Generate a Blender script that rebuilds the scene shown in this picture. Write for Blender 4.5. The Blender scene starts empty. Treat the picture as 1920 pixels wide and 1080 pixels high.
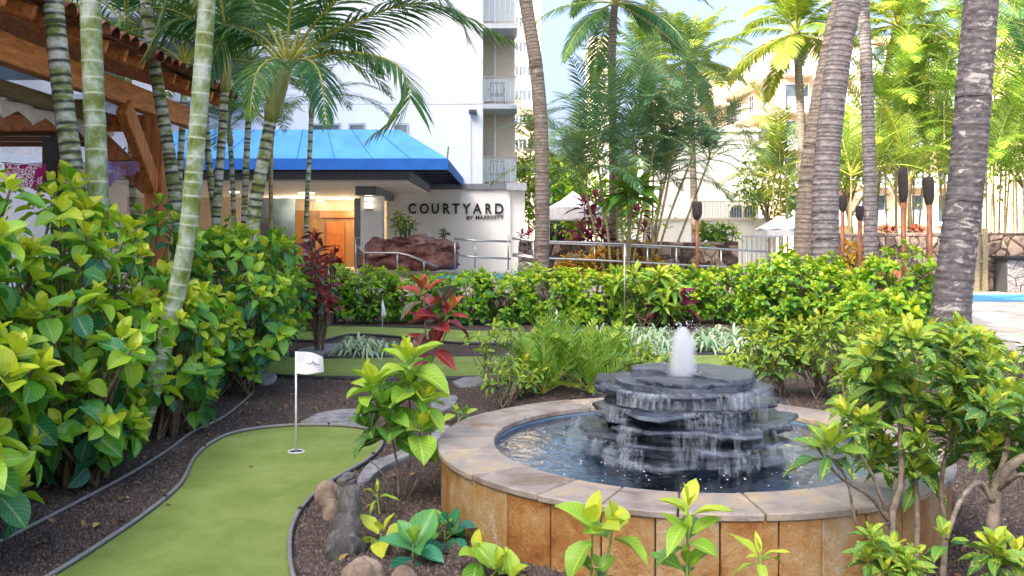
import bpy, bmesh, math, random
import numpy as np
from mathutils import Vector, Matrix, noise as mnoise
R = math.radians
SC = bpy.context.scene
# ------------------------------------------------------------------ camera
FPX, HOR, CAMZ = 1674.0, 450.0, 1.6           # focal length in photo pixels, horizon row, eye height
cam_d = bpy.data.cameras.new('camera'); cam = bpy.data.objects.new('camera', cam_d)
SC.collection.objects.link(cam)
cam.location = (0, 0, CAMZ); cam.rotation_euler = (R(90), 0, 0)
cam_d.sensor_width = 36.0; cam_d.lens = 36.0 * FPX / 1920.0
cam_d.shift_y = -(540 - HOR) / 1920.0
cam_d.clip_start = 0.05; cam_d.clip_end = 3000
SC.camera = cam
# ------------------------------------------------------------------ sky and sun
SUN_EL, SUN_DIR = 38.0, Vector((1.0, 0.8, 0)).normalized()   # the way the light travels over the ground
world = bpy.data.worlds.new('World'); SC.world = world; world.use_nodes = True
wn = world.node_tree; wn.nodes.clear()
sky = wn.nodes.new('ShaderNodeTexSky'); sky.sky_type = 'NISHITA'; sky.sun_disc = False
sky.sun_elevation = R(SUN_EL); sky.sun_rotation = math.atan2(-SUN_DIR.x, -SUN_DIR.y)
sky.air_density = 0.55; sky.dust_density = 9.5; sky.ozone_density = 1.0
bg = wn.nodes.new('ShaderNodeBackground'); bg.inputs['Strength'].default_value = 0.15
wo = wn.nodes.new('ShaderNodeOutputWorld')
wn.links.new(sky.outputs[0], bg.inputs[0]); wn.links.new(bg.outputs[0], wo.inputs[0])
sl = bpy.data.lights.new('sun', 'SUN'); sl.energy = 2.0; sl.angle = R(0.55); sl.color = (1.0, 0.88, 0.70)
sun = bpy.data.objects.new('sun', sl); SC.collection.objects.link(sun)
sd = Vector((SUN_DIR.x * math.cos(R(SUN_EL)), SUN_DIR.y * math.cos(R(SUN_EL)), -math.sin(R(SUN_EL))))
sun.rotation_euler = sd.to_track_quat('-Z', 'Y').to_euler(); sun.location = (-20, -20, 60)
SC.view_settings.view_transform = 'Standard'; SC.view_settings.look = 'None'
SC.view_settings.exposure = 2.55; SC.view_settings.gamma = 1.0
SC.view_settings.use_curve_mapping = False
SC.cycles.max_bounces = 10; SC.cycles.diffuse_bounces = 4; SC.cycles.volume_bounces = 5; SC.cycles.transparent_max_bounces = 24
SC.cycles.sample_clamp_indirect = 6.0

# ------------------------------------------------------------------ helpers
def P(x, y, Y): return Vector(((x - 960) / FPX * Y, Y, CAMZ - (y - HOR) / FPX * Y))
def G(x, y, z=0.0):
    Y = FPX * (CAMZ - z) / (y - HOR)
    return Vector(((x - 960) / FPX * Y, Y, z))
rng = random.Random(7)
def U(a, b): return rng.uniform(a, b)

def tag(o, label=None, cat=None, group=None, kind=None):
    if label: o['label'] = label
    if cat: o['category'] = cat
    if group: o['group'] = group
    if kind: o['kind'] = kind
    return o
def link(name, data, parent=None, mw=None):
    o = bpy.data.objects.new(name, data); SC.collection.objects.link(o)
    if parent is not None: o.parent = parent
    if mw is not None: o.matrix_basis = mw
    return o
def thing(name, label, cat, loc=(0, 0, 0), rz=0.0, group=None):
    o = bpy.data.objects.new(name, None); SC.collection.objects.link(o)
    o.empty_display_size = 0.1
    o.location = loc; o.rotation_euler = (0, 0, rz)
    return tag(o, label, cat, group)

class MB:
    """collects boxes, tubes and sheets in world coordinates; build() links them as one mesh"""
    def __init__(s): s.v = []; s.f = []; s.a = []
    def add(s, vs, fs, a=0.0):
        b = len(s.v); s.v += [tuple(p) for p in vs]; s.f += [tuple(i + b for i in f) for f in fs]
        s.a += (list(a) if hasattr(a, '__len__') else [a] * len(vs)); return s
    def box(s, x0, x1, y0, y1, z0, z1):
        vs = [(x, y, z) for z in (z0, z1) for y in (y0, y1) for x in (x0, x1)]
        return s.add(vs, [(0, 2, 3, 1), (4, 5, 7, 6), (0, 1, 5, 4), (2, 6, 7, 3), (0, 4, 6, 2), (1, 3, 7, 5)])
    def beam(s, a, b, w, h, up=(0, 0, 1)):
        a, b = Vector(a), Vector(b); d = (b - a).normalized(); x = d.cross(Vector(up))
        if x.length < 1e-4: x = Vector((1, 0, 0))
        x.normalize(); z = x.cross(d).normalized()
        vs = [p + x * sx * w / 2 + z * sz * h / 2 for p in (a, b) for sx, sz in ((-1, -1), (1, -1), (1, 1), (-1, 1))]
        return s.add(vs, [(0, 1, 2, 3), (7, 6, 5, 4), (0, 4, 5, 1), (1, 5, 6, 2), (2, 6, 7, 3), (3, 7, 4, 0)])
    def tube(s, pts, r, n=6, attr=None, cap=True, wob=0.0, close=False):
        pts = [Vector(p) for p in pts]; m = len(pts)
        rs = r if hasattr(r, '__len__') else [r] * m
        vs = []; fs = []; at = []
        prev = None
        for i, p in enumerate(pts):
            if close: t = pts[(i + 1) % m] - pts[i - 1]
            else: t = pts[min(i + 1, m - 1)] - pts[max(i - 1, 0)]
            t.normalize()
            if prev is None:
                x = t.cross(Vector((0, 1, 0.01)))
                if x.length < .05: x = t.cross(Vector((0, 0, 1)))
            else: x = prev - t * prev.dot(t)
            x.normalize(); prev = x; y = t.cross(x)
            for k in range(n):
                an = 2 * math.pi * k / n; q = rs[i] * (1 + (rng.uniform(-wob, wob) if wob else 0))
                vs.append(p + (x * math.cos(an) + y * math.sin(an)) * q)
                at.append(attr[i] if attr else 0.0)
        for i in range(m if close else m - 1):
            for k in range(n):
                a = i * n + k; b = i * n + (k + 1) % n; j = ((i + 1) % m) * n
                fs.append((a, b, j + (k + 1) % n, j + k))
        if cap and not close: fs += [tuple(range(n - 1, -1, -1)), tuple((m - 1) * n + k for k in range(n))]
        return s.add(vs, fs, at)
    def mesh(s, name, m=None, smooth=False, origin=None):
        me = bpy.data.meshes.new(name)
        v = s.v
        if origin is not None: v = [(a - origin[0], b - origin[1], c - origin[2]) for a, b, c in v]
        me.from_pydata(v, [], s.f)
        if any(s.a):
            at = me.attributes.new('age', 'FLOAT', 'POINT'); at.data.foreach_set('value', s.a)
        if m is not None: me.materials.append(m)
        if smooth: me.polygons.foreach_set('use_smooth', [True] * len(me.polygons))
        return me
    def build(s, name, m, parent=None, smooth=False):
        """parent's rotation must be zero: vertices are stored relative to its location"""
        og = world_loc(parent)
        return link(name, s.mesh(name, m, smooth, og), parent)
def world_loc(o):
    v = Vector((0, 0, 0))
    while o is not None: v = v + Vector(o.location); o = o.parent
    return v
def bevel(o, w=0.01, seg=1):
    bm = bmesh.new(); bm.from_mesh(o.data)
    bmesh.ops.bevel(bm, geom=bm.edges[:], offset=w, segments=seg, affect='EDGES', profile=0.6)
    bm.to_mesh(o.data); bm.free(); return o
def fix_normals(me):
    bm = bmesh.new(); bm.from_mesh(me); bmesh.ops.recalc_face_normals(bm, faces=bm.faces[:]); bm.to_mesh(me); bm.free()
def spline(pts, n):
    """Catmull-Rom through pts"""
    pts = [Vector(p) for p in pts]; q = [2 * pts[0] - pts[1]] + pts + [2 * pts[-1] - pts[-2]]; out = []
    m = len(pts) - 1
    for i in range(n):
        u = i / (n - 1) * m; k = min(int(u), m - 1); t = u - k; a, b, c, d = q[k:k + 4]
        out.append(.5 * ((2 * b) + (c - a) * t + (2 * a - 5 * b + 4 * c - d) * t * t + (3 * b - a - 3 * c + d) * t ** 3))
    return out
def resample(pts, step):
    L = [0.0]
    for a, b in zip(pts, pts[1:]): L.append(L[-1] + (b - a).length)
    n = max(2, int(L[-1] / step) + 1); out = []; k = 0
    for i in range(n):
        s = L[-1] * i / (n - 1)
        while k < len(pts) - 2 and L[k + 1] < s: k += 1
        t = (s - L[k]) / max(1e-9, L[k + 1] - L[k]); out.append(pts[k].lerp(pts[k + 1], t))
    return out
def in_poly(x, y, poly):
    c = False; j = len(poly) - 1
    for i in range(len(poly)):
        xi, yi = poly[i]; xj, yj = poly[j]
        if (yi > y) != (yj > y) and x < (xj - xi) * (y - yi) / (yj - yi) + xi: c = not c
        j = i
    return c

# ------------------------------------------------------------------ materials
def _n(nt, t, **kw):
    n = nt.nodes.new(t)
    for k, v in kw.items(): setattr(n, k, v)
    return n
def newmat(name):
    m = bpy.data.materials.new(name); m.use_nodes = True; nt = m.node_tree; nt.nodes.clear()
    out = _n(nt, 'ShaderNodeOutputMaterial'); return m, nt, out
def c4(c): return (c[0], c[1], c[2], 1.0)
def ramp(nt, stops, fac):
    r = _n(nt, 'ShaderNodeValToRGB'); e = r.color_ramp.elements
    e[0].position = stops[0][0]; e[0].color = c4(stops[0][1]); e[1].position = stops[-1][0]; e[1].color = c4(stops[-1][1])
    for p, c in stops[1:-1]: k = e.new(p); k.color = c4(c)
    nt.links.new(fac, r.inputs[0]); return r.outputs[0]
def mth(nt, op, a, b=None, c=None, clamp=False):
    n = _n(nt, 'ShaderNodeMath', operation=op, use_clamp=clamp)
    for i, v in enumerate((a, b, c)):
        if v is None: continue
        if isinstance(v, (int, float)): n.inputs[i].default_value = v
        else: nt.links.new(v, n.inputs[i])
    return n.outputs[0]
def mixc(nt, fac, a, b, mode='MIX'):
    n = _n(nt, 'ShaderNodeMix', data_type='RGBA', blend_type=mode)
    for s, v in ((n.inputs[0], fac), (n.inputs[6], a), (n.inputs[7], b)):
        if isinstance(v, (int, float)): s.default_value = v
        elif isinstance(v, tuple): s.default_value = c4(v)
        else: nt.links.new(v, s)
    return n.outputs[2]
def wpos(nt, scale=(1, 1, 1)):
    g = _n(nt, 'ShaderNodeNewGeometry'); mp = _n(nt, 'ShaderNodeMapping'); mp.inputs['Scale'].default_value = scale
    nt.links.new(g.outputs['Position'], mp.inputs[0]); return mp.outputs[0]
def tnoise(nt, scale, detail=4, rough=.6, vec=None, dist=0.0):
    n = _n(nt, 'ShaderNodeTexNoise'); n.inputs['Scale'].default_value = scale; n.inputs['Detail'].default_value = detail
    n.inputs['Roughness'].default_value = rough; n.inputs['Distortion'].default_value = dist
    nt.links.new(vec if vec is not None else wpos(nt), n.inputs[0]); return n.outputs[0]
def bump(nt, h, strength=.3, dist=.02):
    b = _n(nt, 'ShaderNodeBump'); b.inputs['Strength'].default_value = strength; b.inputs['Distance'].default_value = dist
    nt.links.new(h, b.inputs['Height']); return b.outputs[0]
def principled(nt, col, rough=.6, normal=None, spec=.5, metal=0.0):
    p = _n(nt, 'ShaderNodeBsdfPrincipled')
    for s, v in (('Base Color', col), ('Roughness', rough), ('Metallic', metal), ('Specular IOR Level', spec)):
        if isinstance(v, (int, float)): p.inputs[s].default_value = v
        elif isinstance(v, tuple): p.inputs[s].default_value = c4(v)
        else: nt.links.new(v, p.inputs[s])
    if normal is not None: nt.links.new(normal, p.inputs['Normal'])
    return p.outputs[0]
def surf(name, stops, scale=6, rough=.7, bs=.2, bscale=None, spec=.4, metal=0.0, objvar=0.0, stretch=(1, 1, 1), detail=5, rvar=0.0, bdist=.02, dist=0.0):
    """colour ramp over noise, some bump; objvar shifts the ramp per object"""
    m, nt, out = newmat(name)
    v = wpos(nt, stretch); f = tnoise(nt, scale, detail, .62, v, dist)
    f = mth(nt, 'MULTIPLY_ADD', mth(nt, 'SUBTRACT', f, .5), 1.7, .5)
    if objvar:
        oi = _n(nt, 'ShaderNodeObjectInfo')
        f = mth(nt, 'ADD', f, mth(nt, 'MULTIPLY', mth(nt, 'SUBTRACT', oi.outputs['Random'], .5), objvar))
    col = ramp(nt, stops, f)
    nrm = bump(nt, tnoise(nt, bscale or scale * 5, 6, .65, v), bs, bdist) if bs else None
    rg = rough if not rvar else mth(nt, 'MULTIPLY_ADD', tnoise(nt, scale * 1.7, 3, .5, v), rvar, rough - rvar / 2)
    nt.links.new(principled(nt, col, rg, nrm, spec, metal), out.inputs[0]); return m
def two(c, k=.25): return [(.25, tuple(x * (1 - k) for x in c)), (.75, tuple(min(1, x * (1 + k)) for x in c))]
def leafmat(name, stops, vein=None, vs=0.0, rough=.42, tr=.28, jit=.25, spots=None, spec=.4):
    """leaf: colour by the 'age' attribute (0 young, 1 old), veins from the leaf's own UV, light passing through"""
    m, nt, out = newmat(name)
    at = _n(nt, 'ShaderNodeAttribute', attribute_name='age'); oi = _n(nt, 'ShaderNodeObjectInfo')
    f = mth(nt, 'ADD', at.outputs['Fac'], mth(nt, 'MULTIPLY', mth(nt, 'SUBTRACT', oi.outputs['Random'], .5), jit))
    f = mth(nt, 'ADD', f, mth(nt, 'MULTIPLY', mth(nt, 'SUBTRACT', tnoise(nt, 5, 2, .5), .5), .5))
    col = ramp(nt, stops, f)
    uv = _n(nt, 'ShaderNodeUVMap'); uv.uv_map = 'UVMap'; sp = _n(nt, 'ShaderNodeSeparateXYZ'); nt.links.new(uv.outputs[0], sp.inputs[0])
    side = mth(nt, 'ABSOLUTE', mth(nt, 'SUBTRACT', sp.outputs[0], .5))
    nrm = None
    if vein:
        mid = mth(nt, 'LESS_THAN', side, .035)
        w = mth(nt, 'FRACT', mth(nt, 'SUBTRACT', mth(nt, 'MULTIPLY', sp.outputs[1], 8.0), mth(nt, 'MULTIPLY', side, 6.0)))
        w = mth(nt, 'ABSOLUTE', mth(nt, 'SUBTRACT', w, .5))
        lat = mth(nt, 'SUBTRACT', 1.0, mth(nt, 'MULTIPLY', w, 7.0), clamp=True)
        msk = mth(nt, 'MAXIMUM', mid, mth(nt, 'MULTIPLY', lat, .75))
        col = mixc(nt, mth(nt, 'MULTIPLY', msk, vs), col, vein)
        nrm = bump(nt, mth(nt, 'SUBTRACT', 1.0, msk), .35, .004)
    if spots:
        vo = _n(nt, 'ShaderNodeTexVoronoi'); vo.inputs['Scale'].default_value = 75; nt.links.new(wpos(nt), vo.inputs[0])
        s = mth(nt, 'LESS_THAN', vo.outputs['Distance'], .33)
        s = mth(nt, 'MULTIPLY', s, mth(nt, 'GREATER_THAN', tnoise(nt, 14, 2), .50))
        col = mixc(nt, mth(nt, 'MULTIPLY', s, .85), col, spots)
    bl = mth(nt, 'GREATER_THAN', tnoise(nt, 42, 3, .6), .70)          # dry blotches
    col = mixc(nt, mth(nt, 'MULTIPLY', bl, .45), col, (.30, .20, .07))
    p = principled(nt, col, rough, nrm, spec)
    t = _n(nt, 'ShaderNodeBsdfTranslucent'); nt.links.new(mixc(nt, 1.0, col, (1.0, 1.0, .55), 'MULTIPLY'), t.inputs[0])
    mx = _n(nt, 'ShaderNodeMixShader'); mx.inputs[0].default_value = tr
    nt.links.new(p, mx.inputs[1]); nt.links.new(t.outputs[0], mx.inputs[2]); nt.links.new(mx.outputs[0], out.inputs[0])
    return m
def flat(name, c, rough=.6, metal=0.0, k=.12, scale=8, bs=.05): return surf(name, two(c, k), scale, rough, bs, metal=metal)
def emit(name, c, s):
    m, nt, out = newmat(name); e = _n(nt, 'ShaderNodeEmission'); e.inputs[0].default_value = c4(c); e.inputs[1].default_value = s
    nt.links.new(e.outputs[0], out.inputs[0]); return m

M = {}
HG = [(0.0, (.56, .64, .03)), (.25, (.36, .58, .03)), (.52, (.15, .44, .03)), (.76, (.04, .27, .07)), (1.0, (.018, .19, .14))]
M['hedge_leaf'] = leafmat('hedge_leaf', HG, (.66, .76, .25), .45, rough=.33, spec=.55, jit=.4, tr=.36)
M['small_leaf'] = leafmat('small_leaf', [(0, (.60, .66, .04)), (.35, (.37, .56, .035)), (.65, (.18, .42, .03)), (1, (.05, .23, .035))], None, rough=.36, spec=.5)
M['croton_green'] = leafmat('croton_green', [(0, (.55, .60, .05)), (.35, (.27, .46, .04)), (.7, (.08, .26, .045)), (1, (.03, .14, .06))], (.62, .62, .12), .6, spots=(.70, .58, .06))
M['croton_plain'] = leafmat('croton_plain', [(0, (.58, .64, .05)), (.4, (.30, .52, .04)), (.75, (.09, .30, .03)), (1, (.03, .13, .03))], (.70, .72, .2), .5, rough=.35)
M['croton_red'] = leafmat('croton_red', [(0, (.42, .18, .05)), (.3, (.28, .025, .028)), (.6, (.17, .016, .022)), (.82, (.09, .02, .03)), (1, (.06, .20, .14))], (.75, .15, .10), .6, rough=.35, tr=.2)
M['croton_orange'] = leafmat('croton_orange', [(0, (.62, .45, .03)), (.4, (.55, .24, .02)), (.7, (.22, .24, .03)), (1, (.20, .03, .03))], (.7, .55, .1), .4)
M['ti_red'] = leafmat('ti_red', [(0, (.62, .10, .24)), (.4, (.30, .02, .10)), (1, (.09, .01, .04))], None, tr=.3)
M['strap'] = leafmat('strap', [(0, (.78, .80, .62)), (.45, (.46, .60, .40)), (1, (.12, .34, .22))], None, jit=.3)
M['zamia'] = leafmat('zamia', [(0, (.38, .50, .05)), (.5, (.17, .36, .035)), (1, (.05, .18, .03))], None)
M['teal_leaf'] = leafmat('teal_leaf', [(0, (.50, .58, .05)), (.3, (.16, .40, .06)), (.6, (.03, .26, .12)), (1, (.015, .16, .13))], (.35, .55, .25), .4, rough=.3)
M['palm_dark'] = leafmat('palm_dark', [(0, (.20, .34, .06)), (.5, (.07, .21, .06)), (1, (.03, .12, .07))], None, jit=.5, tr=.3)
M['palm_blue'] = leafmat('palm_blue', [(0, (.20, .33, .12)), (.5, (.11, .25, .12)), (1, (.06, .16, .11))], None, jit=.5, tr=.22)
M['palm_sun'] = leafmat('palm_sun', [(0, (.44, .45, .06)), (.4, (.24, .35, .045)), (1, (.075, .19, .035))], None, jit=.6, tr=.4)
M['tree_leaf'] = leafmat('tree_leaf', [(0, (.42, .48, .05)), (.5, (.18, .32, .04)), (1, (.05, .14, .03))], None, tr=.4)
M['stem'] = surf('stem', two((.16, .12, .075), .4), 20, .85, .3)
M['stem_grey'] = surf('stem_grey', two((.20, .165, .125), .45), 24, .85, .4)
M['stem_green'] = surf('stem_green', two((.20, .30, .06), .3), 12, .6, .1)
M['petiole'] = surf('petiole', two((.42, .42, .07), .25), 5, .5, .05)
def trunkmat(name, stops, ringc, rs, scale=5, stretch=(1, 1, 1), patch=None, rough=.75, bs=.35):
    m, nt, out = newmat(name); at = _n(nt, 'ShaderNodeAttribute', attribute_name='age'); v = wpos(nt, stretch)
    f = mth(nt, 'MULTIPLY_ADD', mth(nt, 'SUBTRACT', tnoise(nt, scale, 5, .65, v), .5), 2.0, .5)
    col = ramp(nt, stops, f)
    if patch:
        pm = mth(nt, 'GREATER_THAN', tnoise(nt, 5.5, 4, .6, wpos(nt, (1, 1, 1.9)), .5), .60)
        col = mixc(nt, mth(nt, 'MULTIPLY', pm, .75), col, patch)
    ring = mth(nt, 'MULTIPLY', at.outputs['Fac'], mth(nt, 'MULTIPLY_ADD', tnoise(nt, 16, 2), 1.2, rs - .6), clamp=True)
    col = mixc(nt, ring, col, ringc)
    hgt = mth(nt, 'SUBTRACT', tnoise(nt, scale * 7, 6, .7, v), mth(nt, 'MULTIPLY', at.outputs['Fac'], .4))
    nt.links.new(principled(nt, col, rough, bump(nt, hgt, bs, .02), .3), out.inputs[0]); return m
M['ringed'] = trunkmat('ringed', [(.2, (.13, .16, .03)), (.40, (.22, .27, .08)), (.52, (.34, .40, .32)), (.75, (.54, .58, .55))], (.035, .04, .025), .95, 6, (1, 1, 2.2), rough=.55, bs=.12)
M['ringed_pale'] = trunkmat('ringed_pale', [(.2, (.11, .15, .025)), (.42, (.19, .26, .09)), (.58, (.28, .36, .24)), (.82, (.46, .52, .46))], (.56, .58, .50), .6, 8, (1, 1, .8), rough=.55, bs=.12)
M['coco_bark'] = trunkmat('coco_bark', [(.1, (.10, .092, .098)), (.5, (.235, .215, .22)), (.9, (.38, .35, .35))], (.06, .05, .055), .8, 9, (1, 1, 2.2))
M['coco_patch'] = trunkmat('coco_patch', [(.1, (.05, .045, .052)), (.5, (.125, .115, .124)), (.9, (.25, .23, .24))], (.04, .035, .04), .6, 9, (1, 1, 2.2), patch=(.46, .44, .43))
M['coco_tan'] = trunkmat('coco_tan', [(.1, (.13, .105, .085)), (.5, (.25, .21, .175)), (.9, (.38, .33, .28))], (.10, .08, .065), .8, 9, (1, 1, 2.2))
M['cane'] = trunkmat('cane', [(.1, (.22, .20, .08)), (.5, (.35, .30, .15)), (.9, (.45, .38, .22))], (.16, .12, .06), .6, 5)
M['crownshaft'] = surf('crownshaft', [(.2, (.20, .17, .06)), (.5, (.26, .30, .10)), (.8, (.36, .40, .22))], 5, .5, .08, stretch=(3, 3, .6))
# ------------------------------------------------------------------ leaf templates
def mesh_np(name, V, F, uv=None, age=None, m=None, smooth=True):
    me = bpy.data.meshes.new(name); V = np.asarray(V, np.float32); F = np.asarray(F, np.int32); k = F.shape[1]
    me.vertices.add(len(V)); me.vertices.foreach_set('co', V.ravel())
    me.loops.add(F.size); me.loops.foreach_set('vertex_index', F.ravel())
    me.polygons.add(len(F)); me.polygons.foreach_set('loop_start', np.arange(0, F.size, k, dtype=np.int32))
    if uv is not None:
        l = me.uv_layers.new(name='UVMap'); l.data.foreach_set('uv', np.asarray(uv, np.float32)[F.ravel()].ravel())
    if age is not None:
        a = me.attributes.new('age', 'FLOAT', 'POINT'); a.data.foreach_set('value', np.asarray(age, np.float32))
    if m is not None: me.materials.append(m)
    me.update(calc_edges=True)
    if smooth: me.polygons.foreach_set('use_smooth', [True] * len(F))
    return me
def leaf_template(shape, nr, nc, fold=.18, droop=.25, wave=.03, seed=0):
    """unit-length leaf along +Y, upper side +Z; quads"""
    r = random.Random(seed); V = []; uv = []; F = []
    ph = r.uniform(0, 6)
    for i in range(nr + 1):
        t = i / nr
        if shape == 'broad': w = .33 * math.sin(math.pi * t ** .92) ** .7 if 0 < t < 1 else .012
        elif shape == 'oval': w = .24 * math.sin(math.pi * t ** .95) ** .9 if 0 < t < 1 else .012
        elif shape == 'lance': w = .155 * math.sin(math.pi * t ** .8) ** .85 if 0 < t < 1 else .01
        elif shape == 'croton': w = .21 * math.sin(math.pi * t ** 1.1) ** .8 if 0 < t < 1 else .012
        else: w = .055 * (1 - t) ** .5 + .004          # strap
        zc = -droop * t * t
        for j in range(nc + 1):
            u = j / nc * 2 - 1
            z = zc + fold * abs(u) * w * 1.6 + wave * math.sin(t * 11 + ph + u * 2) * abs(u)
            V.append((u * w, t * (1 - .10 * droop * t), z)); uv.append((j / nc, t))
    for i in range(nr):
        for j in range(nc): a = i * (nc + 1) + j; F.append((a, a + 1, a + nc + 2, a + nc + 1))
    return np.array(V), np.array(F), np.array(uv)
TPL = {}
for k, (s, nr, nc, fo, dr, wv) in {'broad': ('broad', 7, 4, .35, .22, .025), 'oval': ('oval', 6, 2, .3, .2, .02), 'small': ('broad', 3, 2, .35, .2, .0),
        'lance': ('lance', 6, 2, .3, .35, .03), 'croton': ('croton', 7, 4, .35, .30, .035), 'strap': ('strap', 6, 2, .6, .9, .0), 'tip': ('oval', 2, 2, .3, .2, 0)}.items():
    TPL[k] = [leaf_template(s, nr, nc, fo, dr * f, wv, i) for i, f in enumerate((.4, 1.0, 1.7))]
_LM = {}
def leaf_mesh(kind, var, age, m):
    a = min(7, max(0, int(age * 8))); key = (kind, var, a, m.name)
    if key not in _LM:
        V, F, uv = TPL[kind][var]; _LM[key] = mesh_np('leaf', V, F, uv, np.full(len(V), (a + .5) / 8), m)
    return _LM[key]
def leaf_matrix(p, d, n, s, wd=1.0):
    y = d.normalized(); x = y.cross(n)
    if x.length < 1e-3: x = y.orthogonal()
    x.normalize(); z = x.cross(y)
    return Matrix(((x.x * s * wd, y.x * s, z.x * s, p.x), (x.y * s * wd, y.y * s, z.y * s, p.y), (x.z * s * wd, y.z * s, z.z * s, p.z), (0, 0, 0, 1)))
def rosette(L, p, axis, n, ln, kind, a0=.0, a1=1.0, el0=78, el1=-8, petiole=.12, wd=1.0):
    """append n leaves round a shoot tip to L: (matrix, kind, variant, age)"""
    ax = axis.normalized(); e1 = ax.orthogonal().normalized(); e2 = ax.cross(e1); az = U(0, 6.28)
    for i in range(n):
        f = i / max(1, n - 1); az += 2.4 + U(-.35, .35); el = R(el0 + (el1 - el0) * f + U(-12, 12))
        h = e1 * math.cos(az) + e2 * math.sin(az)
        d = h * math.cos(el) + ax * math.sin(el); nn = ax * math.cos(el) - h * math.sin(el)
        nn = nn + Vector((U(-.25, .25), U(-.25, .25), U(-.1, .3)))
        s = ln * (.5 + .5 * min(1, f * 1.6)) * U(.72, 1.2)
        q = p + d * (petiole * ln) - ax * (f * ln * .35)
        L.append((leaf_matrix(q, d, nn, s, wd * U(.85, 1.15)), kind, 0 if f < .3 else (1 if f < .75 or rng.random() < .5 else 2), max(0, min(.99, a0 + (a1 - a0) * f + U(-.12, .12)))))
    return L
def join_leaves(L, name, m, parent):
    """many leaves as one mesh (stuff)"""
    og = world_loc(parent); Vs = []; Fs = []; us = []; ag = []; b = 0
    by = {}
    for mt, k, v, a in L: by.setdefault((k, v), []).append((mt, a))
    for (k, v), it in by.items():
        V, F, uv = TPL[k][v]; n = len(V)
        A = np.array([[list(r) for r in mt] for mt, a in it])
        W = np.einsum('kij,nj->kni', A[:, :3, :3], V) + A[:, None, :3, 3]
        Vs.append(W.reshape(-1, 3)); Fs.append((F[None] + (np.arange(len(it)) * n)[:, None, None] + b).reshape(-1, F.shape[1]))
        us.append(np.tile(uv, (len(it), 1))); ag.append(np.repeat([a for _, a in it], n)); b += n * len(it)
    if not Vs: return None
    V = np.concatenate(Vs) - np.array(og)
    return tag(link(name, mesh_np(name, V, np.concatenate(Fs), np.concatenate(us), np.concatenate(ag), m), parent), kind='stuff')
def put_leaves(L, m, parent, n_obj, name='foliage'):
    """the n_obj leaves that show largest become single leaf objects, the others one mesh"""
    C = Vector((0, 0, CAMZ)); og = world_loc(parent)
    def score(t):
        q = t[0].translation; s = t[0].col[1].to_3d().length; face = abs((t[0].col[2].to_3d().normalized()).dot((q - C).normalized()))
        return -(s / (q - C).length) * (.35 + face) * (1 if (q - og).dot(C - og) > 0 else .75)
    L = sorted(L, key=score)
    for mt, k, v, a in L[:n_obj]:
        mb = mt.copy(); mb.translation = mt.translation - og
        link('leaf', leaf_mesh(k, v, a, m), parent, mb)
    if len(L) > n_obj: join_leaves(L[n_obj:], name, m, parent)
def shrub(name, label, cat, base, rx, ry, h, tips, ln, kind, m, n_obj, group=None, zmin=.1, nl=8, a0=0., a1=1., stems=9, stem_r=.012, sm='stem', power=2.6, petiole=.12, top_young=.35, wd=1.0, lean=(0, 0), el1=-8):
    base = Vector(base); t = thing(name, label, cat, base, 0, group); L = []; mb = MB(); tp = []
    for _ in range(tips):
        for _k in range(60):
            v = Vector((U(-1, 1), U(-1, 1), U(0, 1)))
            q = (abs(v.x) ** power + abs(v.y) ** power + abs(v.z * 2 - 1 if v.z < .5 else (v.z - .5) * 2) ** power) ** (1 / power)
            if q < 1.05 and (q > .72 or rng.random() < .25): break
        lump = 1 + .22 * mnoise.noise(Vector((base.x * 3 + v.x * 1.7, base.y * 3 + v.y * 1.7, v.z * 2.4)))
        z = (zmin + (1 - zmin) * v.z) * h * lump
        p = base + Vector((v.x * rx * lump + lean[0] * v.z, v.y * ry * lump + lean[1] * v.z, z))
        ax = Vector((v.x * .8, v.y * .8, .35 + .9 * v.z)) + Vector((U(-.5, .5), U(-.5, .5), U(-.15, .2)))
        tp.append((p, ax)); b = 0.5 - v.z
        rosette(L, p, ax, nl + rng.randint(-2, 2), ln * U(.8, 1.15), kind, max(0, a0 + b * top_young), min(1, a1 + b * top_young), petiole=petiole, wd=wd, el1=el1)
    forks = [base + Vector((U(-.35, .35) * rx, U(-.35, .35) * ry, 0)) for _ in range(stems)]
    for i, (p, ax) in enumerate(tp):
        f = forks[i % stems]; thick = i < stems * 2
        if not thick and rng.random() < .35: continue
        mid = f.lerp(p, .5) + Vector((U(-.06, .06), U(-.06, .06), .08 * h)); q = f if thick else f.lerp(p, .35)
        mb.tube(spline([q, mid, p - ax.normalized() * ln * .1, p], 6), [stem_r * (1.3 if thick else .6) * k for k in (1, .9, .75, .6, .5, .35)], 5, cap=False)
    mb.build('stem', M[sm], t, True); put_leaves(L, m, t, n_obj)
    return t
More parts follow.
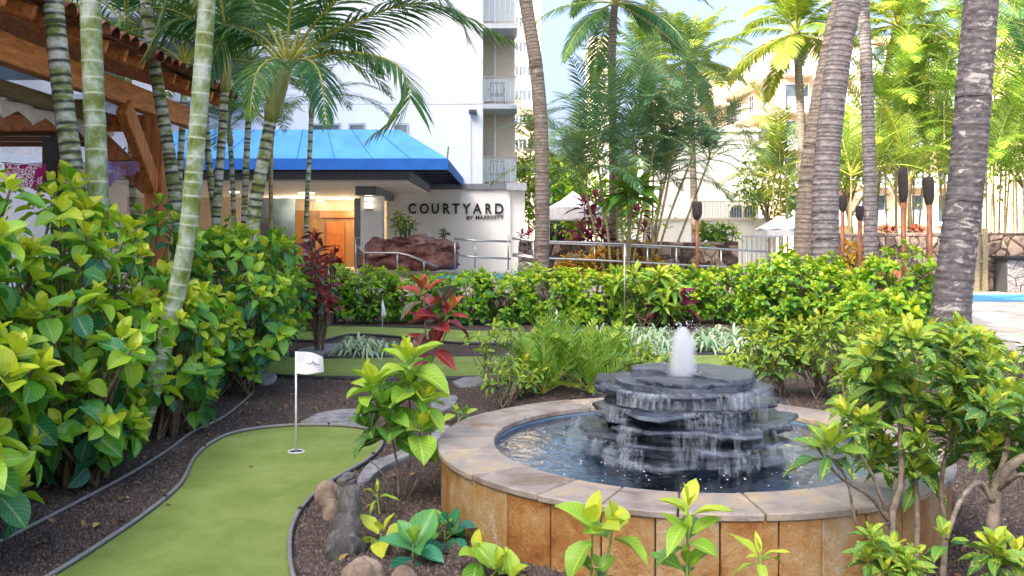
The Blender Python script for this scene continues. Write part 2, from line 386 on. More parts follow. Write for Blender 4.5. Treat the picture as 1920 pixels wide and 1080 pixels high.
# ------------------------------------------------------------------ palms
def frond_mesh(name, pts, n, ll, m, hang=.6, wd=.035, spread=.8, up=0.0, start=.15, seed=1, tip=.25, rr=.016, seg=3, gap=0.0, bare_m=None):
    """pinnate frond along pts: rachis and n pairs of leaflets, one mesh"""
    r = random.Random(seed); pts = resample([Vector(p) for p in spline(pts, 24)], 1e9 if False else .02)
    N = len(pts); V = []; F = []; A = []
    def strip(rows, a):
        b = len(V)
        for q, w in rows: V.append(q - w); V.append(q + w); A.extend((a, a))
        for i in range(len(rows) - 1): F.append((b + 2 * i, b + 2 * i + 1, b + 2 * i + 3, b + 2 * i + 2))
    for k in range(n):
        f = start + (1 - start) * (k + .5) / n; i = min(N - 2, int(f * (N - 1))); p = pts[i]; t = (pts[i + 1] - pts[i]).normalized()
        s = t.cross(Vector((0, 0, 1)))
        if s.length < .05: s = Vector((1, 0, 0))
        s.normalize(); nrm = s.cross(t).normalized()
        prof = math.sin(math.pi * (.12 + .88 * ((f - start) / (1 - start))) ** .8) ** .6 if f < .999 else .3
        for sd in (-1, 1):
            if gap and r.random() < gap: continue
            L = ll * max(tip, prof) * r.uniform(.85, 1.12)
            d = (s * sd * spread + t * (.45 + .5 * f) + nrm * (up + r.uniform(-.12, .12))).normalized()
            q = p.copy(); rows = []; st = L / seg; w0 = wd * r.uniform(.8, 1.15); hg = hang * r.uniform(.7, 1.3)
            for j in range(seg + 1):
                u = j / seg; wv = d.cross(nrm if abs(d.dot(nrm)) < .9 else s); wv.normalize()
                rows.append((q.copy(), wv * (w0 * (.35 + 1.3 * u if u < .4 else (1 - u) * 1.45 + .03)) * .5))
                d = (d + Vector((0, 0, -1)) * hg * (.35 + .8 * u) / seg * 1.6).normalized(); q = q + d * st
            strip(rows, min(.99, max(0, .55 + r.uniform(-.28, .28) - .25 * (f > .85))))
    nb = len(F); rp = pts[::max(1, N // 16)] + [pts[-1]]
    mb = MB(); mb.tube(rp, [rr * (1 - .85 * i / (len(rp) - 1)) for i in range(len(rp))], 4, cap=False)
    b = len(V); V += [Vector(v) for v in mb.v]; A += [.15] * len(mb.v); F += [tuple(i + b for i in f) for f in mb.f]
    me = mesh_np(name, [tuple(v) for v in V], F, np.zeros((len(V), 2)), A, m, False)
    me.materials.append(bare_m or M['petiole']); mi = np.zeros(len(F), np.int32); mi[nb:] = 1; me.polygons.foreach_set('material_index', mi)
    return me
def arc(L, el, droop, n=7, side=0.0):
    """points of a frond leaving the origin along +X at elevation el, bending down by droop in all"""
    out = [Vector((0, 0, 0))]; st = L / n; a = R(el); q = Vector((0, 0, 0)); sd = 0
    for i in range(n):
        q = q + Vector((math.cos(a), side * (i / n), math.sin(a))) * st; out.append(q.copy()); a -= R(droop) / n * (.5 + 1.0 * i / n)
    return out
FT = {}
def frond_set(key, m, L, n, ll, els, **kw):
    FT[key] = [(el, frond_mesh('frond', arc(L, el, dr, side=sd), n, ll, m, seed=i * 7 + 3, **kw)) for i, (el, dr, sd) in enumerate(els)]
CE = [(78, 55, .05), (62, 85, -.1), (45, 105, .1), (25, 95, -.08), (5, 70, .08), (-20, 50, 0)]
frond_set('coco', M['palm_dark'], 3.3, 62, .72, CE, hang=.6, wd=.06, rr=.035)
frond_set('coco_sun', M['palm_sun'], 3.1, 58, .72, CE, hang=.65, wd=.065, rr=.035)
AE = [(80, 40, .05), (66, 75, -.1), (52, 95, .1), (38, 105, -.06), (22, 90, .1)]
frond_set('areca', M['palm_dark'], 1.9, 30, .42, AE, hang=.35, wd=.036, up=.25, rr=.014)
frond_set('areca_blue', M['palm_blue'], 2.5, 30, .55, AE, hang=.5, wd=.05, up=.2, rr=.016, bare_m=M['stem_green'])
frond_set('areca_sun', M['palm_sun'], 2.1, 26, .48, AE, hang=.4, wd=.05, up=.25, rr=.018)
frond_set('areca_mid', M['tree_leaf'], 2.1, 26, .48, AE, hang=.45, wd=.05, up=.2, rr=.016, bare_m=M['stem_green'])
frond_set('zamia', M['zamia'], .75, 16, .17, [(85, 25, 0), (72, 40, .1), (58, 55, -.1), (42, 60, .08), (22, 45, -.05)], hang=.15, wd=.034, up=.35, start=.2, rr=.007, seg=2)
def crown(parent, pos, key, n, scale=1.0, el_bias=0, az0=0.0, smin=.85):
    og = world_loc(parent); S = FT[key]
    for i in range(n):
        el, me = S[min(len(S) - 1, max(0, int((i + .5) / n * len(S)) + el_bias))]
        az = az0 + i * 2.4 + U(-.25, .25); s = scale * U(smin, 1.1)
        mt = Matrix.Translation(Vector(pos) - og) @ Matrix.Rotation(az, 4, 'Z') @ Matrix.Rotation(R(U(-8, 8)), 4, 'Y') @ Matrix.Diagonal((s, s, s, 1))
        link('frond', me, parent, mt)
def trunk(parent, pts, r0, r1, m, ring, n=14, bulge=.05, base_flare=0.0, wob=0.0, name='trunk', rough=0.0, ew=.012):
    """ringed palm trunk: rows just below, on and above each leaf scar"""
    pts = [Vector(p) for p in pts]; sp = spline(pts, 60); L = sum((b - a).length for a, b in zip(sp, sp[1:])); s = 0.0; ss = [(0.0, 0, 0)]
    while s < L - ring * .6:
        s += ring * U(.5, 1.55); e = min(ew, ring * .16)
        ss += [(s - 2 * e, 0, 0), (s - e * .5, 1, 1), (s + e * .5, 1, .4), (s + 2 * e, 0, 0)]
    ss = [x for x in ss if x[0] < L] + [(L, 0, 0)]
    cum = [0.0]
    for a, b in zip(sp, sp[1:]): cum.append(cum[-1] + (b - a).length)
    ctr = []; rs = []; at = []
    for s, g, bl in ss:
        k = max(0, min(len(sp) - 2, int(np.searchsorted(cum, s)) - 1)); t = (s - cum[k]) / max(1e-6, cum[k + 1] - cum[k])
        ctr.append(sp[k].lerp(sp[k + 1], min(1, t))); f = s / L
        rs.append((r0 + (r1 - r0) * f) * (1 + bulge * bl) * (1 + base_flare * math.exp(-f * 14)) * (1 + rough * U(-1, 1))); at.append(g)
    mb = MB(); mb.tube(ctr, rs, n, at, wob=wob); return mb.build(name, m, parent, True)
def palm(name, label, pts, r0, r1, m, ring, key, nf, scale=1.0, group=None, cat='palm tree', el_bias=0, flare=0.0, shaft=0.0, wob=0.0, bulge=.05, nseg=14, rough=0.0, ew=.012):
    t = thing(name, label, cat, pts[0], 0, group); trunk(t, pts, r0, r1, m, ring, nseg, bulge, flare, wob, rough=rough, ew=ew); top = Vector(pts[-1])
    if shaft:
        d = (Vector(pts[-1]) - Vector(pts[-2])).normalized(); mb = MB()
        mb.tube([top - d * .03, top + d * shaft * .15, top + d * shaft * .5, top + d * shaft], [r1 * 1.05, r1 * 1.4, r1 * 1.15, r1 * .7], 12)
        mb.build('crownshaft', M['crownshaft'], t, True); top = top + d * shaft * .95
    if nf: crown(t, top, key, nf, scale, el_bias, U(0, 6))
    return t
def rock_mesh(name, m, rad, seed, sub=3, amp=.28, freq=1.3, flatb=.3):
    bm = bmesh.new(); bmesh.ops.create_icosphere(bm, subdivisions=sub, radius=1.0); o = Vector((seed * 7.31, seed * 3.7, seed * 1.9))
    for v in bm.verts:
        d = 1 + amp * mnoise.fractal(v.co * freq + o, 1.0, 2.0, 4) + .12 * amp * mnoise.noise(v.co * 7 + o)
        c = v.co * d; c.z = max(c.z, -flatb); v.co = Vector((c.x * rad[0], c.y * rad[1], c.z * rad[2]))
    me = bpy.data.meshes.new(name); bm.to_mesh(me); bm.free(); me.materials.append(m); me.polygons.foreach_set('use_smooth', [True] * len(me.polygons)); return me
def cells(w, h, nx, ny, jit=.3, gap=.02):
    """irregular six-sided pieces filling a w x h rectangle"""
    out = []; dx, dy = w / nx, h / ny; rr = random.Random(int(w * 1000 + nx)); jt = {}
    def pt(i2, j):
        if (i2, j) not in jt:
            jx = rr.uniform(-jit, jit) * dx * .5; jy = rr.uniform(-jit, jit) * dy * .7
            x = min(w, max(0, i2 * dx / 2 + (jx if 0 < i2 < 2 * nx else 0))); y = min(h, max(0, j * dy + (jy if 0 < j < ny else 0))); jt[(i2, j)] = (x, y)
        return jt[(i2, j)]
    for j in range(ny):
        o = j % 2
        for i in range(-1 if o else 0, nx):
            a = 2 * i + o; pts = [pt(min(2 * nx, max(0, a + k)), j) for k in (0, 1, 2)] + [pt(min(2 * nx, max(0, a + k)), j + 1) for k in (2, 1, 0)]
            q = []
            for p in pts:
                if not q or (abs(p[0] - q[-1][0]) + abs(p[1] - q[-1][1])) > 1e-4: q.append(p)
            if len(q) < 3 or abs(sum(a[0] * b[1] - b[0] * a[1] for a, b in zip(q, q[1:] + q[:1]))) < dx * dy * .3: continue
            cx = sum(p[0] for p in q) / len(q); cy = sum(p[1] for p in q) / len(q)
            k = 1 - gap / (.5 * min(dx, dy)); out.append(((cx, cy), [(cx + (p[0] - cx) * k, cy + (p[1] - cy) * k) for p in q]))
    return out
def piece(name, poly, frame, depth, proud, m, parent, dome=.7):
    """a stone: polygon in a plane given by frame(u, v, n) with a domed front"""
    c = (sum(p[0] for p in poly) / len(poly), sum(p[1] for p in poly) / len(poly)); n = len(poly); mb = MB()
    r0 = [frame(u, v, -depth) for u, v in poly]; r1 = [frame(u, v, proud * .35) for u, v in poly]
    r2 = [frame(c[0] + (u - c[0]) * dome, c[1] + (v - c[1]) * dome, proud * U(.75, 1.15)) for u, v in poly]
    fs = [tuple(range(2 * n, 3 * n))]
    for k in range(n):
        l = (k + 1) % n; fs += [(k, l, n + l, n + k), (n + k, n + l, 2 * n + l, 2 * n + k)]
    mb.add(r0 + r1 + r2, fs); o = mb.build(name, m, parent); return o
# ------------------------------------------------------------------ materials of built things
M['mulch'] = surf('mulch', [(.15, (.03, .026, .027)), (.45, (.075, .057, .05)), (.62, (.14, .098, .078)), (.85, (.25, .18, .14))], 38, .95, .9, 90, .2, bdist=.03)
M['chip'] = surf('chip', [(.2, (.035, .03, .03)), (.5, (.085, .068, .062)), (.75, (.20, .145, .11)), (.93, (.44, .34, .26))], 45, .9, .3, objvar=0)
M['turf'], nt, out = newmat('turf')
f_ = mth(nt, 'ADD', mth(nt, 'MULTIPLY', tnoise(nt, 130, 4, .75), .80), mth(nt, 'MULTIPLY', tnoise(nt, 2.2, 6, .65), .52))
c_ = ramp(nt, [(.42, (.13, .19, .042)), (.60, (.205, .285, .068)), (.72, (.265, .345, .098)), (.86, (.35, .42, .17))], f_)
c_ = mixc(nt, mth(nt, 'MULTIPLY', mth(nt, 'GREATER_THAN', tnoise(nt, 34, 3, .6), .68), .35), c_, (.30, .27, .14))
nt.links.new(principled(nt, c_, .9, bump(nt, tnoise(nt, 380, 5, .75), .9, .008), .12), out.inputs[0])
M['edging'] = flat('edging', (.20, .20, .21), .45); M['edging_dark'] = flat('edging_dark', (.03, .03, .033), .5)
M['concrete'] = surf('concrete', two((.34, .34, .34), .3), 9, .85, .35, 60)
M['white_wall'] = surf('white_wall', [(.1, (.58, .60, .64)), (.4, (.65, .69, .75)), (.9, (.69, .73, .80))], .9, .8, .1, 30, .3, stretch=(1, 1, .22), detail=8)
M['cream_wall'] = surf('cream_wall', two((.60, .52, .42), .08), .5, .85, .1, 20, .3)
M['pink_wall'] = surf('pink_wall', two((.58, .43, .31), .08), .5, .85, .1, 20, .3)
M['beige'] = flat('beige', (.52, .46, .40), .8, k=.08); M['grey_trim'] = flat('grey_trim', (.17, .19, .22), .5); M['grey_light'] = flat('grey_light', (.36, .40, .45), .5)
M['dark_trim'] = flat('dark_trim', (.055, .06, .07), .5); M['annex_paint'] = surf('annex_paint', two((.66, .65, .62), .06), .7, .8, .1, stretch=(1, 1, .3)); M['sign_paint'] = flat('sign_paint', (.86, .86, .84), .7, k=.03, scale=2); M['soffit'] = flat('soffit', (.76, .75, .73), .8, k=.05)
M['awning'] = surf('awning', two((.09, .33, .68), .12), 1.2, .75, .15, 200, .2, stretch=(1, 1, .4)); M['valance'] = surf('valance', two((.02, .15, .55), .1), 2, .75, .1)
def wood(name, a, b, c): return surf(name, [(.15, a), (.5, b), (.85, c)], 3.2, .5, .2, 18, .45, stretch=(6, 1, 6), detail=6, dist=.6)
M['wood'] = wood('wood', (.32, .10, .03), (.58, .21, .06), (.72, .34, .12)); M['wood_v'] = surf('wood_v', [(.15, (.25, .075, .022)), (.5, (.50, .17, .05)), (.85, (.66, .28, .09))], 3.2, .5, .2, 18, .45, stretch=(7, 7, .8), dist=.5)
M['wood_olive'] = wood('wood_olive', (.10, .085, .05), (.19, .16, .10), (.28, .25, .17)); M['door_wood'] = surf('door_wood', two((.36, .11, .025), .3), 4, .35, .1, stretch=(5, 5, .7))
M['tile'] = surf('tile', [(.1, (.10, .035, .02)), (.5, (.27, .10, .05)), (.9, (.42, .20, .12))], 6, .8, .3, 40, objvar=.8)
M['canvas_white'] = flat('canvas_white', (.74, .74, .78), .85); M['canvas_brown'] = surf('canvas_brown', two((.20, .105, .045), .35), 2, .8, .2, stretch=(.3, .3, 12))
M['glass_dark'] = surf('glass_dark', two((.06, .085, .11), .4), .8, .08, 0, spec=.8); M['glass_pale'] = surf('glass_pale', two((.34, .44, .50), .15), .8, .12, 0, spec=.8); M['glass_clear'] = newmat('glass_clear')[0]
nt = M['glass_clear'].node_tree; mx = _n(nt, 'ShaderNodeMixShader'); mx.inputs[0].default_value = .16; tr = _n(nt, 'ShaderNodeBsdfTransparent'); tr.inputs[0].default_value = (.88, .95, 1, 1)
nt.links.new(tr.outputs[0], mx.inputs[1]); nt.links.new(principled(nt, (.55, .66, .74), .1), mx.inputs[2]); nt.links.new(mx.outputs[0], [n for n in nt.nodes if n.type == 'OUTPUT_MATERIAL'][0].inputs[0])
M['metal'] = surf('metal', two((.48, .48, .49), .15), 12, .32, .03, metal=.9); M['metal_dark'] = flat('metal_dark', (.05, .05, .055), .45)
M['chair_dark'] = flat('chair_dark', (.04, .035, .035), .6); M['black_letter'] = flat('black_letter', (.012, .012, .014), .45)
M['amber'] = surf('amber', two((.30, .15, .055), .25), 1.0, .4, .05, stretch=(2, 2, .3)); M['plaster_warm'] = flat('plaster_warm', (.62, .52, .40), .8)
M['lava_red'] = surf('lava_red', [(.1, (.12, .045, .038)), (.45, (.30, .13, .105)), (.7, (.42, .22, .18)), (.95, (.55, .40, .36))], 5, .65, .7, 25, objvar=.5, bdist=.04)
M['lava_wall'] = surf('lava_wall', [(.1, (.06, .042, .034)), (.5, (.17, .125, .10)), (.9, (.34, .26, .20))], 7, .9, .6, 30, objvar=1.1, bdist=.03)
M['mortar'] = flat('mortar', (.075, .06, .05), .95); M['blue_deck'] = flat('blue_deck', (.06, .26, .52), .6, k=.1)
M['pave'] = surf('pave', [(.1, (.40, .35, .29)), (.5, (.58, .53, .46)), (.9, (.72, .68, .62))], 3, .75, .3, 40, objvar=.7); M['pave_joint'] = flat('pave_joint', (.36, .33, .29), .9)
M['copper'] = flat('copper', (.24, .09, .04), .5, k=.3); M['wicker'] = surf('wicker', two((.035, .03, .032), .5), 60, .7, .8, 90)
M['lamp_glow'] = emit('lamp_glow', (1.0, .83, .58), 1.6); M['far_ground'] = surf('far_ground', two((.30, .27, .23), .2), .8, .9, .2)
M['pool_blue'] = flat('pool_blue', (.05, .20, .42), .4)
# ------------------------------------------------------------------ ground
def sheet(name, poly, z, m, parent=None):
    mb = MB(); mb.add([(p[0], p[1], z) for p in poly], [tuple(range(len(poly)))]); return mb.build(name, m, parent)
def structure(o): o['kind'] = 'structure'; return o
structure(sheet('ground', [(-900, -60), (900, -60), (900, 1600), (-900, 1600)], 0.0, M['far_ground']))
structure(sheet('garden_soil', [(-14, -4), (7, -4), (6.85, 9), (6.95, 12), (7.45, 14.5), (9.6, 20), (9, 25.2), (-14, 25.2)], .004, M['mulch']))
terr = structure(MB().box(-30, 8.0, 26.0, 48, 0.0, .45).build('terrace', M['beige']))
structure(MB().box(-2.2, .9, 26.3, 28.6, .45, .53).build('ramp', M['blue_deck']))
# paved walk on the right
pv = structure(sheet('pavement', [(6.87, 9), (6.97, 12), (7.47, 14.5), (9.62, 20), (10.2, 23.0), (40, 23), (40, -4), (7.02, -4)], .012, M['pave_joint']))
pv_cells = cells(11.0, 13.0, 17, 16, .55, .018)
for (cu, cv), poly in pv_cells:
    px = 6.9 + cu; py = 9.6 + cv
    edge = 7.52 + (py - 14.5) * (.39 if py > 14.5 else .2) + .1
    if min(p[0] for p in poly) + 6.9 < edge or py > 22.6: continue
    if abs(px / py) > .66: continue
    piece('flagstone', [(6.9 + a, 9.6 + b) for a, b in poly], lambda u, v, n: (u, v, .012 + n), .002, U(.012, .02), M['pave'], pv, .93)
structure(sheet('pool_deck', [(11.1, 23.05), (40, 23.05), (40, 26.0), (11.6, 26.0)], .016, M['blue_deck']))
# ------------------------------------------------------------------ putting greens
def ribbon(name, pts, r, m, parent, z=.02, n=6, close=False): return MB().tube([(p[0], p[1], z) for p in pts], r, n, close=close).build(name, m, parent, True)
gpx = [(-160, 1240), (110, 1080), (200, 1022), (280, 966), (338, 915), (362, 868), (388, 842), (430, 820), (490, 808), (560, 803), (640, 804), (696, 812), (716, 828), (710, 850), (680, 875), (632, 902), (592, 932), (562, 966), (546, 1002), (543, 1040), (548, 1085), (575, 1180), (640, 1330)]
gp = spline([G(x, y) for x, y in gpx], 110)
green = thing('putting_green', 'near putting green of short turf holding the cup with the tall flag', 'putting green', (gp[0].x, gp[0].y, 0)); green['kind'] = 'structure'
sheet('turf', [(p.x, p.y) for p in gp], .016, M['turf'], green)
ep = resample(gp, .05)
ribbon('edging', ep, .013, M['edging'], green, .030); ribbon('edging', [p + Vector((0, 0, 0)) for p in ep], .011, M['edging_dark'], green, .012)
for i in range(14, len(ep) - 4, 27):
    p = ep[i]; MB().tube([(p.x, p.y, 0), (p.x, p.y, .05)], .013, 8).build('stake', M['edging_dark'], green)
cup = G(555, 851)
MB().tube([(cup.x + .058 * math.cos(a), cup.y + .058 * math.sin(a), .019) for a in [k * math.pi / 12 for k in range(24)]], .005, 6, close=True).build('cup_rim', M['canvas_white'], green, True)
mb = MB(); mb.add([(cup.x + .056 * math.cos(k * math.pi / 12), cup.y + .056 * math.sin(k * math.pi / 12), .0185) for k in range(24)], [tuple(range(24))]); mb.build('cup', M['black_letter'], green)
def green2(name, label, px, z=.016):
    pts = spline([G(x, y) for x, y in px] + [G(*px[0])], 90)[:-1]
    t = thing(name, label, 'putting green', (pts[0].x, pts[0].y, 0)); t['kind'] = 'structure'
    sheet('turf', [(p.x, p.y) for p in pts], z, M['turf'], t); ribbon('edging', resample(pts + [pts[0]], .12)[:-1], .03, M['edging_dark'], t, .018, close=True); return pts
GP2 = green2('putting_green', 'long putting green strip beyond the flag, crossing behind the fountain', [(450, 690), (520, 708), (640, 712), (800, 713), (960, 711), (1150, 712), (1350, 712), (1480, 702), (1490, 672), (1400, 668), (1200, 668), (1000, 668), (860, 670), (740, 672), (600, 674), (500, 668), (455, 676)])
GP3 = green2('putting_green', 'far narrow putting green strip just in front of the hedge', [(540, 640), (600, 642), (660, 630), (740, 634), (860, 646), (1000, 648), (1120, 646), (1130, 628), (1000, 624), (860, 620), (760, 616), (640, 613), (550, 616)])
GPN = [(p.x, p.y) for p in gp]; GP2 = [(p.x, p.y) for p in GP2]; GP3 = [(p.x, p.y) for p in GP3]
# cinder mulch pieces
FC, FR = Vector((1.06, 5.54, 0)), 1.50
def chips():
    r = np.random.default_rng(3); N = 90000; V = []; F = []
    tet = np.array([(1, 0, -.5), (-.5, .87, -.5), (-.5, -.87, -.5), (0, 0, .9)]); tf = np.array([(0, 1, 3), (1, 2, 3), (2, 0, 3)])
    Y = 3.6 * np.exp(r.random(N) * math.log(13 / 3.6)); X = (r.random(N) * 1.24 - .62) * Y
    poly = GPN; ok = [(not in_poly(x, y, GPN)) and not in_poly(x, y, GP2) and (x - FC.x) ** 2 + (y - FC.y) ** 2 > FR * FR for x, y in zip(X, Y)]
    X = X[ok]; Y = Y[ok]; n = len(X); s = r.uniform(.004, .012, n) * (1 + .06 * Y); a = r.uniform(0, 6.28, n)
    A = tet[None] * s[:, None, None] * r.uniform(.6, 1.4, (n, 1, 3)); ca, sa = np.cos(a)[:, None], np.sin(a)[:, None]
    W = np.stack([A[..., 0] * ca - A[..., 1] * sa + X[:, None], A[..., 0] * sa + A[..., 1] * ca + Y[:, None], A[..., 2] + .006 + s[:, None] * .3], -1)
    FF = (tf[None] + (np.arange(n) * 4)[:, None, None]).reshape(-1, 3)
    o = link('cinder_mulch', mesh_np('cinder_mulch', W.reshape(-1, 3), FF, None, None, M['chip'], False))
    tag(o, 'dark cinder mulch covering the planting beds', 'mulch', kind='stuff')
chips()
# fallen leaves and bark
def litter():
    L = []
    for k in range(420):
        Y = 3.7 * math.exp(rng.random() * math.log(11.5 / 3.7)); X = U(-.6, .6) * Y
        on = in_poly(X, Y, GPN)
        if (on and rng.random() < .88) or (X - FC.x) ** 2 + (Y - FC.y) ** 2 < (FR + .03) ** 2 or in_poly(X, Y, GP2): continue
        L.append((leaf_matrix(Vector((X, Y, U(.018, .03))), Vector((U(-1, 1), U(-1, 1), U(-.1, .15))), Vector((U(-.35, .35), U(-.35, .35), 1)), U(.03, .085)), rng.choice(('lance', 'oval')), 2, rng.random()))
    M['dry_leaf'] = leafmat('dry_leaf', [(0, (.46, .33, .12)), (.4, (.30, .17, .07)), (.8, (.17, .085, .04)), (1, (.36, .24, .15))], None, tr=.1, rough=.8)
    o = join_leaves(L, 'fallen_leaves', M['dry_leaf'], None); tag(o, 'dry brown fallen leaves scattered over the mulch', 'fallen leaves')
litter()
# ------------------------------------------------------------------ hotel
def xw(px, Y): return (px - 960) / FPX * Y
def zw(py, Y): return CAMZ - (py - HOR) / FPX * Y
YF = 33.0
ht = thing('hotel', 'white hotel block with corner balconies behind the blue awning', 'building', (-8, YF, .45))
XR = xw(905, YF)
zf = [3.66, 6.62, 9.58, 12.5, 15.4, 18.3, 21.2]
for a, b in zip(zf, zf[1:]): MB().box(-30, XR, YF, YF + 5.5, a + .012, b - .012).build('wall_panel', M['white_wall'], ht)
MB().box(-29.9, XR - .02, YF + .03, YF + 5.4, 3.5, 21.1).build('wall_core', M['grey_light'], ht)
MB().box(-30.2, XR + 1.6, YF - .2, YF + 5.6, 21.2, 21.6).build('parapet', M['white_wall'], ht)
for z in zf[:3]:
    for a, b in ((585, 636), (657, 682), (740, 763)):
        if z > 6 and b > 600: continue
        w = MB().box(xw(a, YF), xw(b, YF), YF - .03, YF + .05, z + .75, z + 2.18).build('window', M['glass_dark'], ht)
        f = MB(); x0, x1 = xw(a, YF), xw(b, YF)
        f.box(x0 - .06, x1 + .06, YF - .07, YF, z + 2.18, z + 2.26).box(x0 - .06, x1 + .06, YF - .09, YF, z + .67, z + .75).box(x0 - .06, x0, YF - .07, YF, z + .75, z + 2.18).box(x1, x1 + .06, YF - .07, YF, z + .75, z + 2.18).build('frame', M['grey_light'], w)
for z in zf[1:4]:                                              # covered galleries at the left, behind the palms
    MB().box(-30, xw(470, YF), YF - 1.4, YF - .002, z - .1, z + .14).build('gallery_slab', M['grey_light'], ht)
    MB().box(-30, xw(470, YF), YF - .03, YF - .002, z + .9, z + 2.3).build('window', M['glass_dark'], ht)
# balcony bay
XB = xw(970, YF); 
MB().box(XR + .003, XB - .08, YF + 1.5, YF + 5.5, 3.3, 21.2).build('bay_wall', M['beige'], ht)
MB().box(XR + .4, XR + .46, YF + 1.42, YF + 1.498, 3.7, 21).build('door_jamb', M['canvas_white'], ht)
for z in zf[:6]:
    MB().box(XR + .004, XB, YF - .12, YF + 1.497, z - .18, z).build('balcony_slab', M['grey_light'], ht)
    rl = MB().box(XR + .02, XB - .02, YF - .1, YF - .05, z + .98, z + 1.03).box(XB - .07, XB - .02, YF - .05, YF + 1.45, z + .98, z + 1.03).build('balcony_rail', M['grey_trim'], ht)
    MB().box(XR + .05, XB - .05, YF - .08, YF - .065, z + .10, z + .92).build('glass_panel', M['glass_clear'], rl)
    for k in range(7):
        x = XR + .05 + k * (XB - XR - .1) / 6; MB().box(x - .012, x + .012, YF - .098, YF - .082, z, z + .98).build('baluster', M['grey_light'], rl)
def balcony_chair(z, lab):
    x = xw(931, YF); t = thing('balcony_chair', lab, 'chair', (x, YF + .5, z))
    s = MB(); s.box(x - .28, x + .28, YF + .25, YF + .75, z + .40, z + .45).build('seat', M['chair_dark'], t)
    for k in range(5): MB().beam((x - .25 + k * .125, YF + .72, z + .45), (x - .25 + k * .125, YF + .85, z + .92), .05, .02).build('back_slat', M['chair_dark'], t)
    MB().beam((x - .30, YF + .85, z + .93), (x + .30, YF + .85, z + .93), .05, .05).build('top_rail', M['chair_dark'], t)
    for sx in (-1, 1):
        MB().beam((x + sx * .3, YF + .2, z + .62), (x + sx * .3, YF + .8, z + .60), .05, .03).build('armrest', M['chair_dark'], t)
        for yy in (.25, .75): MB().beam((x + sx * .28, YF + yy, z), (x + sx * .28, YF + yy, z + .62), .035, .035).build('leg', M['chair_dark'], t)
balcony_chair(zf[1], 'dark slatted chair on the upper glass-railed corner balcony'); balcony_chair(zf[0], 'dark slatted chair on the lower corner balcony just above the sign wall')
# sign wall, porte-cochere, awning, column
MB().box(xw(726, 32.5), xw(957, 32.5), 32.5, 33.6, .45, 3.44).build('sign_wall', M['sign_paint'], ht)
MB().box(xw(957, 32.5) + .002, .47, 32.7, 34.9, .45, 3.40).build('sign_wall', M['sign_paint'], ht)
MB().box(xw(726, 32.5) - .05, xw(950, 32.5), 32.38, 32.995, 3.44, 3.642).build('wall_cap', M['grey_trim'], ht)
MB().box(xw(950, 32.5) + .002, .53, 32.3, 35, 3.402, 3.66).build('wall_cap', M['grey_light'], ht)
XS = -2.97
MB().box(-16, XS, 26.0, 32.49, 3.36, 3.60).build('canopy_slab', M['grey_trim'], ht)
MB().box(-15.9, XS - .12, 26.12, 38.4, 3.30, 3.358).build('soffit', M['soffit'], ht)
MB().box(-4.95, -4.30, 28.2, 32.45, 3.02, 3.298).build('beam', M['grey_trim'], ht)
MB().box(-16, XR, 38.5, 39, .45, 3.4).build('lobby_wall', M['plaster_warm'], ht); MB().box(-4.72, -4.6, 33.62, 38.4, .45, 3.29).build('lobby_wall', M['plaster_warm'], ht)
MB().box(xw(555, 38.2), xw(668, 38.2), 38.2, 38.49, .46, zw(395, 38.2)).build('portal', M['amber'], ht)
MB().box(xw(600, 37.9), xw(665, 37.9), 37.9, 38.19, zw(408, 38), zw(397, 38)).build('portal_lintel', M['door_wood'], ht)
dr = MB().box(xw(612, 38), xw(645, 38), 38.05, 38.195, .46, zw(416, 38)).build('door', M['door_wood'], ht)
for k in range(3): MB().box(xw(616, 38), xw(641, 38), 38.03, 38.049, .60 + k * .6, 1.05 + k * .6).build('door_panel', M['door_wood'], dr)
for a, b in ((488, 553), (664, 684)): MB().box(xw(a, 36), xw(b, 36), 36, 36.06, .45, 3.29).build('glass_panel', M['glass_dark'], ht)
MB().box(-16, xw(480, 36), 35.9, 36.2, .45, 3.29).build('lobby_wall', M['plaster_warm'], ht)
for x, y in ((575, 362), (600, 376), (520, 372), (640, 378), (440, 360)):
    Y = FPX * (3.29 - CAMZ) / (HOR - y); cx = xw(x, Y)
    MB().tube([(cx, Y, 3.299), (cx, Y, 3.27)], .28 if x == 575 else .16, 14).build('ceiling_light', M['lamp_glow'], ht)
for lx, ly in ((-8.6, 35.5), (-6.8, 36.8)):
    l = bpy.data.lights.new('lobby_lamp', 'POINT'); l.energy = 30; l.color = (1, .78, .5); l.shadow_soft_size = .3
    o = bpy.data.objects.new('lobby_lamp', l); SC.collection.objects.link(o); o.location = (lx, ly, 2.9)
col = thing('entrance_column', 'white square column under the canopy carrying the wall sconce', 'column', (-4.6, 29, .45))
cx0, cx1 = xw(679, 29), xw(718, 29)
MB().box(cx0, cx1, 29 - .3, 29.35, .45, 3.02).build('shaft', M['sign_paint'], col); MB().box(cx0 - .06, cx1 + .06, 28.64, 29.41, .45, .62).build('base', M['beige'], col)
sc = thing('wall_sconce', 'lit lantern sconce with metal bands on the entrance column', 'sconce', (xw(692, 28.6), 28.62, 2.6))
MB().tube([(xw(692, 28.6), 28.56, zw(393, 28.6)), (xw(692, 28.6), 28.56, zw(356, 28.6))], .13, 12).build('glass', emit('sconce_glass', (1, .86, .62), .5), sc)
for y in (356, 369, 379, 392): MB().tube([(xw(692, 28.6), 28.56, zw(y + 1.2, 28.6)), (xw(692, 28.6), 28.56, zw(y - 1.2, 28.6))], .15, 12).build('band', M['metal'], sc)
aw = thing('awning', 'bright blue hipped fabric awning over the hotel entrance', 'awning', (-6.5, 25, 3.6))
x0, x1, ya, xr0, xr1, yr, zr, ze, zv = -11.3, -1.8, 25.0, -9.8, -3.33, 26.53, 4.88, 3.885, 3.57
